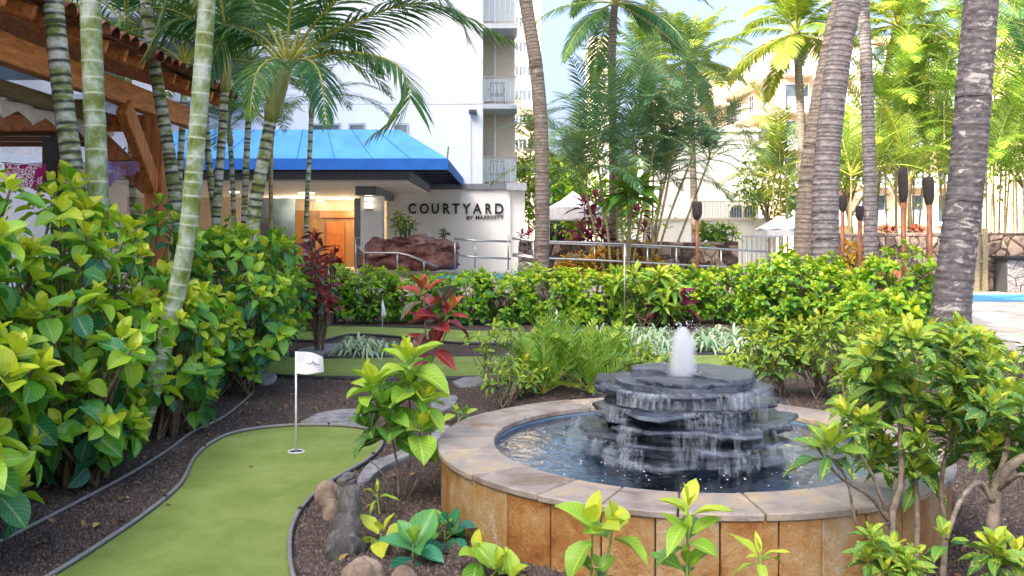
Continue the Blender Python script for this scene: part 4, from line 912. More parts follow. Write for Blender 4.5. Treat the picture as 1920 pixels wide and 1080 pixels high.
for k in range(150):                                           # thin curtains of water running from edge to edge
    a = U(0, 6.28); i = rng.choice((0, 2, 2, 4, 4, 6, 6, 8, 8)); z, th, ro = tiers[i]; r1 = ro * U(.94, 1.08); w = (U(.015, .06) if k % 2 else U(.10, .34)) / r1; z1 = z + th + .004; z0 = max(ZW, (tiers[max(0, i - rng.choice((2, 2, 4)))][0] + .05) if i else ZW)
    n = 4; vs = []; hw_ = 6 if k % 2 == 0 else 2
    for q in range(n + 1):
        t = q / n; zz = z1 + (z0 - z1) * t; rr = r1 + .012 + .03 * math.sqrt(t)
        vs += [cyl(rr + .006 * math.sin(j * 2.1 + k), a + w * (j / hw_ - .5) * (1 - .15 * t), zz) for j in range(hw_ + 1)]
    fs = []
    for q in range(n):
        for j in range(hw_): b = q * (hw_ + 1) + j; fs.append((b, b + 1, b + hw_ + 2, b + hw_ + 1))
    mb.add(vs, fs)
tag(mb.build('falling_water', M['fall'], fo, True), kind='stuff')
# jet: a soft plume of spray round a core of droplets
m, nt, out = newmat('spray'); vp = _n(nt, 'ShaderNodeVolumePrincipled'); vp.inputs['Color'].default_value = (.95, .97, 1, 1); vp.inputs['Density'].default_value = 38; vp.inputs['Anisotropy'].default_value = .1
jc = P(1280, 700, 5.5); g_ = _n(nt, 'ShaderNodeNewGeometry'); s_ = _n(nt, 'ShaderNodeSeparateXYZ'); nt.links.new(g_.outputs['Position'], s_.inputs[0])
dx_ = mth(nt, 'SUBTRACT', s_.outputs[0], jc.x); dy_ = mth(nt, 'SUBTRACT', s_.outputs[1], jc.y); rad_ = mth(nt, 'SQRT', mth(nt, 'ADD', mth(nt, 'MULTIPLY', dx_, dx_), mth(nt, 'MULTIPLY', dy_, dy_)))
u_ = mth(nt, 'MULTIPLY', mth(nt, 'SUBTRACT', s_.outputs[2], .76), 3.25); R_ = mth(nt, 'MULTIPLY_ADD', mth(nt, 'SQRT', mth(nt, 'SUBTRACT', 1.0, mth(nt, 'POWER', u_, 4.0), clamp=True)), .098, .002)
e_ = mth(nt, 'SUBTRACT', 1.0, mth(nt, 'DIVIDE', rad_, R_), clamp=True); n_ = tnoise(nt, 40, 4, .7, wpos(nt, (1, 1, .3)))
d_ = mth(nt, 'MULTIPLY', mth(nt, 'POWER', e_, 1.9), mth(nt, 'SUBTRACT', mth(nt, 'MULTIPLY', n_, 2.2), .55, clamp=True))
nt.links.new(mth(nt, 'MULTIPLY', d_, 150), vp.inputs['Density']); nt.links.new(vp.outputs[0], out.inputs['Volume']); M['spray'] = m
jc = P(1280, 700, 5.5); zj = [.765, .79, .84, .90, .96, 1.01, 1.045, 1.072]; rj = [.104, .104, .104, .103, .099, .090, .066, .028]
mb = MB(); mb.tube([(jc.x, jc.y, z) for z in zj], rj, 18); mb.build('jet', M['spray'], fo, True)
mb = MB(); mb.add([], [])
def drop(mb, c, s):
    mb.add([(c[0] + s, c[1], c[2]), (c[0] - s, c[1], c[2]), (c[0], c[1] + s, c[2]), (c[0], c[1] - s, c[2]), (c[0], c[1], c[2] + s * 1.3), (c[0], c[1], c[2] - s * 1.3)], [(0, 2, 4), (2, 1, 4), (1, 3, 4), (3, 0, 4), (2, 0, 5), (1, 2, 5), (3, 1, 5), (0, 3, 5)])
M['droplet'] = flat('droplet', (.82, .86, .92), .1)
for k in range(320):
    a = U(0, 6.28); z = U(.77, 1.10); q = .02 + .12 * rng.random() ** 2; drop(mb, (jc.x + q * math.cos(a), jc.y + q * math.sin(a), z), U(.0015, .0035))
tag(mb.build('droplets', M['droplet'], fo), kind='stuff')
mb = MB()
for k in range(150):
    a = U(0, 6.28); q = .66 + .42 * rng.random() ** 1.6; s = U(.002, .0055); c = cyl(q, a, ZW)
    mb.add([(c[0] + s * math.cos(j * 1.05), c[1] + s * math.sin(j * 1.05), ZW + .0005) for j in range(6)] + [(c[0], c[1], ZW + s * .8)], [(j, (j + 1) % 6, 6) for j in range(6)])
tag(mb.build('bubbles', M['droplet'], fo, True), kind='stuff')
# ------------------------------------------------------------------ flags
def golf_flag(label, base, z_top, pr, shape, grp=None):
    t = thing('golf_flag', label, 'flag', base, 0, grp); b = Vector(base)
    MB().tube([b + Vector((0, 0, .002)), b + Vector((0, 0, z_top))], pr, 8).build('pole', M['canvas_white'], t, True); return t
fl = golf_flag('white flag on a slim pole standing in the near cup', (cup.x, cup.y, .016), zw(659, cup.y) - .016, .0075, 0)
mb = MB(); vs = []; fs = []; N = 12
for i in range(N + 1):
    u = i / N; x = 556 + 50 * u; yt = 659 + (3 * u if u < .6 else 3 * u + 26 * (u - .6) ** 1.5); yb = 700 + 2 * math.sin(u * 5)
    for j in range(5): v = j / 4; q = P(x, yt + (yb - yt) * v, cup.y); q.y += .03 * math.sin(u * 6 + v) * u; vs.append(q)
for i in range(N):
    for j in range(4): a = i * 5 + j; fs.append((a, a + 1, a + 6, a + 5))
mb.add(vs, fs); cl = mb.build('cloth', M['canvas_white'], fl, True)
mb = MB(); mb.tube([P(x, y, cup.y - .035) for x, y in ((575, 681), (580, 683), (587, 679), (592, 682), (600, 684))], .003, 4).tube([P(x, y, cup.y - .035) for x, y in ((586, 676), (590, 686))], .0025, 4).build('print', M['grey_trim'], cl)
def furled(label, px, py0, py1, yg):
    b = G(px, yg); t = golf_flag(label, b, zw(py0, b.y), .006, 0); w = 9 * b.y / FPX; z0, z1 = zw(py0, b.y), zw(py1, b.y)
    mb = MB(); mb.tube([(b.x, b.y, z0), (b.x + .01, b.y, z0 - (z0 - z1) * .35), (b.x + .02, b.y, z1 + .04), (b.x + .01, b.y, z1)], [.006, w * .3, w * .62, w * .35], 9, wob=.15); mb.build('cloth', M['canvas_white'], t, True)
furled('furled white flag beside the strap-leaf clump on the far green', 717, 562, 594, 626); furled('furled white flag half hidden by the upright fern-like plants', 1043, 580, 606, 634)
st = thing('slim_stake', 'thin grey stake standing among plants behind the fountain', 'stake', G(1171, 632)); q = G(1171, 632)
MB().tube([q, q + Vector((0, 0, zw(458, q.y)))], .011, 6).build('rod', M['metal'], st, True); MB().tube([q, q + Vector((0, 0, .06))], .03, 6).build('foot', M['metal_dark'], st)
# ------------------------------------------------------------------ stones
M['stone_grey'] = surf('stone_grey', [(.1, (.10, .10, .11)), (.5, (.23, .23, .25)), (.9, (.36, .37, .39))], 9, .8, .5, 50, bdist=.01)
M['boulder'] = surf('boulder', [(.1, (.10, .07, .05)), (.5, (.24, .18, .13)), (.9, (.40, .32, .25))], 8, .9, .6, 40, bdist=.02)
def slabstone(label, px, h=.035):
    pts = [G(x, y) for x, y in px]; c = sum(pts, Vector()) / len(pts); t = MB(); n = len(pts)
    rim = [c + (p - c) * .985 for p in spline(pts + [pts[0]], n * 3)[:-1]]; N = len(rim); dz = [h + U(-.004, .004) for _ in rim]
    t.add([(p.x, p.y, .0) for p in rim] + [(p.x, p.y, d * .7) for p, d in zip(rim, dz)] + [(c.x + (p.x - c.x) * .95, c.y + (p.y - c.y) * .95, d) for p, d in zip(rim, dz)], [tuple(range(2 * N, 3 * N))] + [f for k in range(N) for f in ((k, (k + 1) % N, N + (k + 1) % N, N + k), (N + k, N + (k + 1) % N, 2 * N + (k + 1) % N, 2 * N + k))])
    tag(t.build('stepping_stone', M['stone_grey']), label, 'stone', 'flat grey stones in the beds')
slabstone('wide flat grey stone lying behind the near cup', [(562, 797), (590, 783), (630, 774), (668, 772), (682, 780), (684, 799), (640, 800), (600, 800)])
slabstone('long narrow grey stone strip between near green and fountain', [(664, 915), (690, 880), (740, 862), (800, 828), (836, 806), (850, 812), (838, 834), (770, 866), (720, 888), (690, 912)], .05)
slabstone('flat grey stone beside the bare twiggy shrub', [(848, 720), (880, 711), (925, 709), (932, 716), (905, 726), (860, 728)])
slabstone('flat grey stone beyond the bright croton, near the fountain rim', [(800, 766), (828, 748), (858, 748), (850, 766), (820, 775)])
slabstone('dark flat stone at the bend of the far greens', [(556, 662), (600, 652), (642, 648), (650, 656), (610, 668), (566, 672)], .05)
slabstone('small flat grey stone in the mulch left of near cup', [(480, 712), (505, 704), (520, 710), (508, 722), (486, 724)], .05)
def boulder(label, px, py, w, h, seed, m='boulder', d=None, Y=None, z=None):
    g = G(px, py) if Y is None else P(px, py, Y); s = g.y / FPX; me = rock_mesh('boulder', M[m], (w * s / 2, (d or w) * s / 2, h * s * .62), seed, 4, .22, 1.2, .55)
    o = link('boulder', me); o.location = (g.x, g.y, h * s * .30 if z is None else z); tag(o, label, 'rock', 'boulders by the near green')
boulder('rounded brown rock at the edge of the near green', 614, 944, 50, 48, 1); boulder('small pitted tan rock below the rounded brown one', 621, 972, 34, 40, 2)
boulder('large grey brown rock at the foot of the lava stump', 682, 1112, 84, 72, 3); boulder('brown rock half hidden beneath the teal-leaved seedling', 758, 1110, 60, 50, 4); boulder('small dark rock perched beside the lava stump', 652, 905, 26, 22, 5, 'stone_grey')
sp = [P(650, 1075, 4.5), P(642, 1030, 4.55), P(650, 985, 4.6), P(655, 940, 4.62), P(652, 905, 4.65), P(648, 893, 4.65)]; sp[0].z = 0
mb = MB(); sq = spline(sp, 26); mb.tube(sq, [.075 * math.exp(-i * .10) + .042 + .006 * math.sin(i * 1.9) for i in range(26)], 16, wob=.09); M['stump'] = surf('stump', [(.15, (.07, .065, .062)), (.5, (.17, .165, .16)), (.85, (.34, .34, .31))], 12, .9, 1.0, 45, bdist=.03, stretch=(2.5, 2.5, .6)); o = mb.build('lava_stump', M['stump'], None, True); tag(o, 'upright twisted grey lava stump at the edge of the green', 'rock')
# edging pipe at the foot of the left hedge
ep = spline([G(-60, 1050), G(20, 1012), G(140, 950), G(250, 890), G(320, 845), G(360, 815), G(420, 785), G(468, 745), G(474, 728)], 60); o = MB().tube([p + Vector((0, 0, .02)) for p in ep], .012, 6).build('edging_pipe', M['edging'], None, True); tag(o, 'grey edging pipe along the foot of the left hedge', 'edging')
# ------------------------------------------------------------------ torches, tents, chairs
def torch(label, px, yt, yh, yb, Y, m='copper', hw=.085, lean=0):
    b = P(px, yb, Y); b.z = 0; t = thing('tiki_torch', label, 'torch', b, 0, 'tiki torches'); zt, zh = zw(yt, Y), zw(yh, Y); top = Vector((P(px + lean, yt, Y).x, Y, 0))
    MB().tube([b, (b.x + (top.x - b.x) * zh / zt, Y, zh)], .045, 8).build('pole', M[m], t, True); x1 = b.x + (top.x - b.x) * zh / zt
    mb = MB(); zz = [zh - .02, zh + .02, zh + (zt - zh) * .3, zt - (zt - zh) * .2, zt]; mb.tube([(x1 + (top.x - x1) * (z - zh) / (zt - zh), Y, z) for z in zz], [hw * .5, hw * .75, hw, hw, hw * .85], 10, wob=.06).build('basket', M['wicker'], t, True)
torch('tall copper torch with long black basket, in front of the lava wall', 1696, 315, 378, 540, 15.5, lean=-3); torch('torch with drooping black basket on a silver neck near the patchy palm trunk', 1747, 332, 382, 545, 14.5, lean=-6)
torch('slim torch with short dark head right of the twin palm trunks', 1580, 366, 396, 530, 21); torch('torch with copper pole and small black head before the orange croton', 1612, 386, 412, 540, 18); torch('torch standing before the white annex, left of the picket fence', 1307, 378, 410, 530, 24, hw=.13)
tn = thing('canopy_tent', 'small white peaked canopy tent behind the red ti plants', 'tent', (xw(1078, 31), 31, 0))
X0, X1, Y0, Y1 = xw(1029, 30), xw(1128, 30), 30, 32.2; xc, yc, za = (X0 + X1) / 2, 31.1, zw(358, 31); zb = zw(388, 30)
for nm, q in (('roof_panel', [(X0, Y0), (X1, Y0)]), ('roof_panel', [(X1, Y0), (X1, Y1)]), ('roof_panel', [(X1, Y1), (X0, Y1)]), ('roof_panel', [(X0, Y1), (X0, Y0)])):
    mb = MB(); mb.add([(q[0][0], q[0][1], zb), (q[1][0], q[1][1], zb), ((xc + q[1][0]) / 2, (yc + q[1][1]) / 2, zb + (za - zb) * .42), (xc, yc, za), ((xc + q[0][0]) / 2, (yc + q[0][1]) / 2, zb + (za - zb) * .42)], [(0, 1, 2, 4), (4, 2, 3)]); mb.build(nm, M['canvas_white'], tn)
    mb = MB(); mb.add([(q[0][0], q[0][1], zb), (q[1][0], q[1][1], zb), (q[1][0], q[1][1], zb - .42), (q[0][0], q[0][1], zb - .42)], [(0, 1, 2, 3)]); mb.build('valance', M['canvas_white'], tn)
for x in (X0, X1):
    for y in (Y0, Y1): MB().tube([(x, y, 0), (x, y, zb)], .03, 6).build('leg', M['canvas_white'], tn)
def parasol(label, px, yt, half, yv, Y):
    b = P(px, yt, Y); t = thing('parasol', label, 'parasol', (b.x, b.y, 0), 0, 'white parasols by the pool'); zt, ze = zw(yt, Y), zw(yv, Y); r_ = half * Y / FPX
    MB().tube([(b.x, Y, 0), (b.x, Y, zt)], .03, 8).build('pole', M['wood_v'], t)
    for k in range(8):
        a, c = k * math.pi / 4, (k + 1) * math.pi / 4; mb = MB(); mb.add([(b.x, Y, zt), (b.x + r_ * math.cos(a), Y + r_ * math.sin(a), ze), (b.x + r_ * .98 * math.cos((a + c) / 2), Y + r_ * .98 * math.sin((a + c) / 2), ze + .06), (b.x + r_ * math.cos(c), Y + r_ * math.sin(c), ze)], [(0, 1, 2), (0, 2, 3)]); mb.add([(b.x + r_ * math.cos(a), Y + r_ * math.sin(a), ze), (b.x + r_ * math.cos(c), Y + r_ * math.sin(c), ze), (b.x + r_ * math.cos(c), Y + r_ * math.sin(c), ze - .2), (b.x + r_ * math.cos(a), Y + r_ * math.sin(a), ze - .2)], [(0, 1, 2, 3)]); mb.build('canopy_panel', M['canvas_white'], t)
parasol('white parasol just left of the twin palm trunks', 1462, 404, 46, 432, 31); parasol('white parasol half hidden behind the twin palm trunks', 1500, 398, 44, 424, 35)
def garden_chair(label, px, pyt, Y, rz):
    t = thing('garden_chair', label, 'chair', (xw(px, Y), Y, 0), rz, 'wooden chairs behind the bushes'); zt = zw(pyt, Y)
    def part(n, a, b, w, h): link(n, MB().beam(a, b, w, h).mesh(n, M['wood_v']), t)
    for sx in (-1, 1):
        part('leg', (sx * .26, -.25, 0), (sx * .26, -.25, .62), .05, .05); part('leg', (sx * .26, .25, 0), (sx * .26, .30, zt), .05, .05); part('armrest', (sx * .27, -.28, .64), (sx * .27, .27, .64), .07, .03)
    for k in range(6): part('seat_slat', (-.25, -.24 + k * .09, .43), (.25, -.24 + k * .09, .43), .075, .02)
    for k in range(7): part('back_slat', (-.21 + k * .07, .27, .45), (-.21 + k * .07, .30, zt - .03), .03, .02)
    part('top_rail', (-.29, .30, zt), (.29, .30, zt), .05, .09)
garden_chair('orange wooden slat-back chair right of the twin palm trunks', 1634, 508, 15.6, .5); garden_chair('orange wooden slat-back chair next to the tall copper torch', 1682, 512, 16.2, -.2)
# ------------------------------------------------------------------ left hedge of large-leaved shrubs
hl = [('shrub of big glossy leaves at the near end of the left hedge', -2.88, 4.2, .55, .55, 1.30, 95, .165, 190),
      ('tall big-leaved shrub in the left hedge, before the magenta banner', -3.45, 5.2, .62, .62, 1.86, 120, .155, 220),
      ('big-leaved shrub low at the hedge foot beside the edging pipe', -2.82, 5.9, .42, .55, 1.15, 80, .15, 170),
      ('tall big-leaved shrub wrapped round the two ringed palm trunks', -3.45, 6.6, .6, .65, 1.95, 120, .145, 180),
      ('big-leaved shrub beside the curved palm trunk', -2.80, 7.3, .40, .55, 1.25, 70, .14, 130),
      ('big-leaved shrub in front of the pergola post', -3.45, 8.3, .62, .7, 1.9, 120, .14, 130),
      ('bright big-leaved shrub right of the curved palm trunk', -2.85, 9.1, .62, .7, 1.72, 130, .135, 150),
      ('big-leaved shrub near the end of the left hedge', -3.2, 10.5, .75, .75, 1.8, 120, .135, 100),
      ('last big-leaved shrub of the left hedge, facing the far greens', -3.35, 11.9, .55, .65, 1.62, 90, .13, 90)]
for lab, x, y, rx, ry, h, n, ln, no in hl:
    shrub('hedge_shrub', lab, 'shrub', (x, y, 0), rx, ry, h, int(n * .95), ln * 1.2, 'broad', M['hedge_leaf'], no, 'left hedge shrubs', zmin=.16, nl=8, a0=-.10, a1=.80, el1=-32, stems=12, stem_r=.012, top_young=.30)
shrub('croton', 'burgundy leaved croton at the end of the left hedge', 'shrub', G(596, 664), .28, .28, 1.6, 26, .19, 'croton', M['croton_red'], 60, zmin=.35, nl=7, stems=4)
shrub('croton', 'low reddish croton at the foot of hedge by far green', 'shrub', G(582, 622), .28, .28, .55, 16, .18, 'croton', M['croton_orange'], 40, zmin=.2, nl=7, stems=4)
# ------------------------------------------------------------------ ringed palms at left
GR = 'ringed palms in the left hedge'
def pxpath(l, Y): return [P(x, y, Y) for x, y in l]
def gbase(px, Y): return Vector((xw(px, Y), Y, 0))
palm('ringed_palm', 'green palm trunk with dark rings, further left of the two before the pergola', [gbase(172, 7.5)] + pxpath([(158, 560), (146, 400), (134, 300), (118, 180), (99, 0), (84, -160), (70, -330)], 7.5), .086, .078, M['ringed'], .082, 'areca', 11, 1.15, GR, shaft=.6, bulge=.035)
palm('ringed_palm', 'smooth pale-ringed green palm trunk standing straight before the pergola', [gbase(196, 7.3)] + pxpath([(190, 560), (185, 430), (181, 300), (175, 160), (169, 0), (163, -180), (158, -380)], 7.3), .086, .080, M['ringed_pale'], .17, 'areca', 11, 1.15, GR, shaft=.6, bulge=.02, ew=.006)
palm('ringed_palm', 'curved pale-ringed palm trunk bending out of the hedge foot', [gbase(256, 6.9)] + pxpath([(272, 780), (290, 715), (322, 590), (352, 440), (368, 270), (380, 120), (388, 0), (394, -150), (398, -330)], 6.9), .072, .062, M['ringed_pale'], .12, 'areca', 11, 1.15, GR, shaft=.6, bulge=.025, ew=.006)
palm('ringed_palm', 'slim ringed palm trunk just right of the pergola post', [gbase(352, 10)] + pxpath([(340, 480), (330, 390), (316, 280), (301, 190), (282, 70), (266, -60), (255, -180)], 10), .078, .062, M['ringed'], .10, 'areca', 12, 1.1, GR, shaft=.5, bulge=.04, nseg=10)
palm('ringed_palm', 'slim grey-green palm between the curved trunk and the feathery one', [gbase(396, 11)] + pxpath([(402, 480), (408, 370), (416, 260), (422, 170)], 11), .06, .05, M['ringed'], .11, 'areca', 12, 1.0, GR, shaft=.5, bulge=.04, nseg=10)
palm('ringed_palm', 'thin leaning palm stem behind the curved trunk', [gbase(420, 12)] + pxpath([(404, 420), (394, 330), (386, 230), (376, 110), (366, 20)], 12), .05, .045, M['ringed'], .12, 'areca', 12, 1.1, GR, shaft=.5, bulge=.04, nseg=10)
palm('small_palm', 'young yellow-stemmed palm before the hotel entrance', [gbase(506, 13)] + pxpath([(508, 420), (508, 340), (509, 270)], 13), .035, .03, M['cane'], .12, 'areca', 9, .62, None, shaft=.3, nseg=8)
palm('small_palm', 'feathery small palm against the white hotel wall', [gbase(572, 17)] + pxpath([(575, 400), (580, 300), (584, 215)], 17), .05, .045, M['ringed'], .14, 'areca_blue', 14, .8, None, shaft=.3, nseg=8)
palm('small_palm', 'feathery small palm in front of the blue awning at left', [gbase(440, 15)] + pxpath([(438, 420), (436, 340), (432, 270)], 15), .045, .04, M['ringed'], .14, 'areca_blue', 13, .62, None, shaft=.3, nseg=8)
palm('ringed_palm', 'bushy palm crown hanging behind the pergola roof edge', [gbase(330, 14)] + pxpath([(332, 420), (338, 300), (343, 220), (345, 165)], 14), .06, .05, M['ringed'], .13, 'areca', 14, 1.35, GR, shaft=.4, nseg=8)
palm('ringed_palm', 'palm crown showing above the tiled pergola roof', [gbase(250, 13.5)] + pxpath([(250, 420), (246, 280), (242, 180), (240, 110)], 13.5), .06, .05, M['ringed'], .13, 'areca', 14, 1.3, GR, shaft=.4, nseg=8)
palm('ringed_palm', 'palm crown behind the sweeping fronds, above the blue awning', [gbase(455, 15)] + pxpath([(458, 420), (462, 300), (466, 220), (468, 160)], 15), .06, .05, M['ringed'], .13, 'areca_blue', 14, 1.1, GR, shaft=.4, nseg=8)
# the palm whose fronds sweep across the hotel
YE = 9.5
pe = thing('feather_palm', 'ringed palm with long drooping fronds sweeping across the white hotel', 'palm tree', gbase(452, YE))
trunk(pe, [gbase(452, YE)] + pxpath([(462, 560), (474, 420), (488, 330), (502, 255), (508, 225)], YE), .085, .064, M['ringed'], .11, 12, .05)
mb = MB(); mb.tube(pxpath([(507, 228), (512, 205), (524, 165), (536, 128), (541, 112)], YE), [.068, .092, .085, .07, .055], 14); mb.build('crownshaft', M['crownshaft'], pe, True)
hf = [([(540, 118, 9.5), (640, 52, 9.2), (800, 6, 9.0), (962, 78, 8.9)], .62, 46, .62, .04), ([(542, 118, 9.5), (640, 98, 9.2), (738, 118, 8.9), (768, 190, 8.8), (690, 262, 8.8)], .50, 40, .5, .038), ([(540, 115, 9.5), (610, 20, 9.2), (710, -50, 9.0), (830, -10, 8.8), (890, 90, 8.8)], .55, 42, .7, .036),
      ([(538, 112, 9.5), (548, 0, 9.2), (600, -100, 8.9), (690, -110, 8.7)], .55, 40, .6, .036), ([(536, 112, 9.5), (480, 10, 9.5), (410, -60, 9.4), (330, -30, 9.3), (290, 60, 9.2)], .5, 40, .6, .036), ([(532, 122, 9.5), (470, 66, 9.3), (390, 40, 9.1), (312, 44, 9.0), (262, 120, 8.9)], .46, 34, 1.0, .045),
      ([(536, 116, 9.6), (480, 62, 9.9), (425, 62, 10.3), (372, 165, 10.5)], .5, 36, .6, .036), ([(545, 116, 9.6), (590, 66, 10.2), (655, 62, 10.8), (720, 140, 11.1)], .5, 36, .6, .036), ([(538, 112, 9.6), (512, 20, 10.1), (490, -30, 10.8), (445, 30, 11.4)], .5, 36, .6, .036),
      ([(544, 122, 9.4), (575, 112, 9.0), (600, 140, 8.7), (612, 235, 8.6)], .36, 24, .8, .03), ([(536, 120, 9.5), (510, 110, 9.0), (480, 140, 8.6), (468, 220, 8.5)], .36, 26, .7, .03), ([(542, 112, 9.5), (575, 20, 9.7), (620, -60, 10.0), (700, -70, 10.3), (760, 20, 10.5)], .55, 40, .6, .036)]
og = world_loc(pe)
for i, (pp, ll, n, hg, wd) in enumerate(hf):
    me = frond_mesh('frond', [P(*q) - og for q in pp], int(n * 1.5), ll * 1.15, M['palm_dark'], hang=hg, wd=wd * 1.1, seed=50 + i, rr=.02, seg=4, start=.16); link('frond', me, pe)
# ------------------------------------------------------------------ tall coconut palms
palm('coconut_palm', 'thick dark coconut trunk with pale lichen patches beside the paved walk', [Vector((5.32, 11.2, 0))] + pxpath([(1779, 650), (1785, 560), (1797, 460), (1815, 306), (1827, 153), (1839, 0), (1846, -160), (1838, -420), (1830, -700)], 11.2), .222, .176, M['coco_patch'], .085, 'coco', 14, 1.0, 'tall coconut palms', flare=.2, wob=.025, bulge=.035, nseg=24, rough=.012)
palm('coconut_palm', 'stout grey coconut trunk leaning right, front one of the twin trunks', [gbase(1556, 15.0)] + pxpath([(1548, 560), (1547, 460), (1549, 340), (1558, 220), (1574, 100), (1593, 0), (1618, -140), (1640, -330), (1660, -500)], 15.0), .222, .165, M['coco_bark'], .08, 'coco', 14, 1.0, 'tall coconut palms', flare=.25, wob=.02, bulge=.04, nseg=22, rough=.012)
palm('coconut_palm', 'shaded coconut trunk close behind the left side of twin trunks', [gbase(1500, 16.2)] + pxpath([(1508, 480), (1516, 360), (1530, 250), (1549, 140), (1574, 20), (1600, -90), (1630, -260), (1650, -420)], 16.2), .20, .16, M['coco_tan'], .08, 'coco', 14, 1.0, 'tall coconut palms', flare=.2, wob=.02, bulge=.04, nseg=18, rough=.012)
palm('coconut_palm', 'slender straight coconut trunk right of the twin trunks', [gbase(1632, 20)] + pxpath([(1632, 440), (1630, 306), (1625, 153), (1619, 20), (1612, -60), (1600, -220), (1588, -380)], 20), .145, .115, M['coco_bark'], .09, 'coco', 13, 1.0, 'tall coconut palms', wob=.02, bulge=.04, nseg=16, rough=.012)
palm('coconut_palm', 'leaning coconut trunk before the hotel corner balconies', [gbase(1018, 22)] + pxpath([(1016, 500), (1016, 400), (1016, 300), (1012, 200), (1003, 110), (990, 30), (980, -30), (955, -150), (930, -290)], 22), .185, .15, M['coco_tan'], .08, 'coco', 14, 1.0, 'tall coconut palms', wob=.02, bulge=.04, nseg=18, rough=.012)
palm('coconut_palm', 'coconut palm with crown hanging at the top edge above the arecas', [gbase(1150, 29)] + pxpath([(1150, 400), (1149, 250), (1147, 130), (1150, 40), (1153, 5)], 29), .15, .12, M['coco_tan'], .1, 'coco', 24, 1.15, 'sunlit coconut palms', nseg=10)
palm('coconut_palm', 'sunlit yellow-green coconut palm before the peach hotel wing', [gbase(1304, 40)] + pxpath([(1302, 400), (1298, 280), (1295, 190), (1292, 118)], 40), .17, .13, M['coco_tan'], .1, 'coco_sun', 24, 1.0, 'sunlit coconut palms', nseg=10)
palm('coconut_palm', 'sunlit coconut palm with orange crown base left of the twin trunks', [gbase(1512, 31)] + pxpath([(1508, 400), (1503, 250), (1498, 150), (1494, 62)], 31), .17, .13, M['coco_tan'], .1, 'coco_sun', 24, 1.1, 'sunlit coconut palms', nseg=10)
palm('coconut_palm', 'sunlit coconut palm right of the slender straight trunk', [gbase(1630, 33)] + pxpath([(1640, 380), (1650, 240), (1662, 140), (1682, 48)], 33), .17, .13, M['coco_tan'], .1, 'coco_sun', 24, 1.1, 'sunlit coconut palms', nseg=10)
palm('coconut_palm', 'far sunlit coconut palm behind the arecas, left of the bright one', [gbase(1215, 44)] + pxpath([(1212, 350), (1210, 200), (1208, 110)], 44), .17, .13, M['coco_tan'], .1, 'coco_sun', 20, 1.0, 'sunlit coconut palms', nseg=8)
# ------------------------------------------------------------------ areca clumps
def areca(name, label, canes, Y, key, nf, scale, cat='palm tree', grp=None, m='cane', r=.04, el=0):
    b = sum((gbase(c[0], Y) for c in canes), Vector()) / len(canes); t = thing(name, label, cat, b, 0, grp)
    for c in canes:
        Yc = Y + U(-.6, .6); top = P(c[1], c[2], Yc); q0 = gbase(c[0], Yc); mid = q0.lerp(top, .5) + Vector((U(-.08, .08), 0, .1))
        trunk(t, [q0, mid, top], r, r * .8, M[m], .22, 7, .06, name='cane'); crown(t, top, key, nf, scale * U(.85, 1.1), el, U(0, 6))
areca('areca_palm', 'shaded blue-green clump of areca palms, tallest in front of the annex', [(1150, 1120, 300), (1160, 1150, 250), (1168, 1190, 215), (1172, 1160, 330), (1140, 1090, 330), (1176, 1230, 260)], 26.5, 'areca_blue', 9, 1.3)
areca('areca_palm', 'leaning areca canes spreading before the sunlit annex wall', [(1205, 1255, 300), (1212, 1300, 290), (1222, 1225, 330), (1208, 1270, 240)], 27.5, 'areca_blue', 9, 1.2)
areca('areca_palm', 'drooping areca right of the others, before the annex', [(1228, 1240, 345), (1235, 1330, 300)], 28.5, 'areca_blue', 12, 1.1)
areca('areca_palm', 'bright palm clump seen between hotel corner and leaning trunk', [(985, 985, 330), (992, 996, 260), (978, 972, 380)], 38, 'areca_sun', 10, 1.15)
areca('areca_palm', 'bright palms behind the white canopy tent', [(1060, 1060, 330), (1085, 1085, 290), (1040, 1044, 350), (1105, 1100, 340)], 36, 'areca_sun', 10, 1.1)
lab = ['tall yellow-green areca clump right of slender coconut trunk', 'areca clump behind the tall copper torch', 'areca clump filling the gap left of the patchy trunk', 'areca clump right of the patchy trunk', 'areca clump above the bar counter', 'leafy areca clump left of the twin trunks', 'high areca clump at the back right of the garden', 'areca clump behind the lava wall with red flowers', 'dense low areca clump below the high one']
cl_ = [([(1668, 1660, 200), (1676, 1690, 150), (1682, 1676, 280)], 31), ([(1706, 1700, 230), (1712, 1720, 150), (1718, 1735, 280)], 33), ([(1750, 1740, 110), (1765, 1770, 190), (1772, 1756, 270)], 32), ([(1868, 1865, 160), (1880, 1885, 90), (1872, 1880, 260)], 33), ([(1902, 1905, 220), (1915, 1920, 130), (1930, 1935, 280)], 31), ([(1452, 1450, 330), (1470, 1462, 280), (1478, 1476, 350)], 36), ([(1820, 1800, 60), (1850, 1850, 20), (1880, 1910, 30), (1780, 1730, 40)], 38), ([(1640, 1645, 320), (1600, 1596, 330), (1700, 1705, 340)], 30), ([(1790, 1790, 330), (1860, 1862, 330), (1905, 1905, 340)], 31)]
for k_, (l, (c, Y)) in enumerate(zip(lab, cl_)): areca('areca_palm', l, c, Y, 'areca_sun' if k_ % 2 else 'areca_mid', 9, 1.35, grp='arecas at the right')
areca('areca_palm', 'dark palm at far right edge before the bright arecas', [(1925, 1930, 120), (1940, 1945, 60)], 24, 'areca', 10, 1.2)
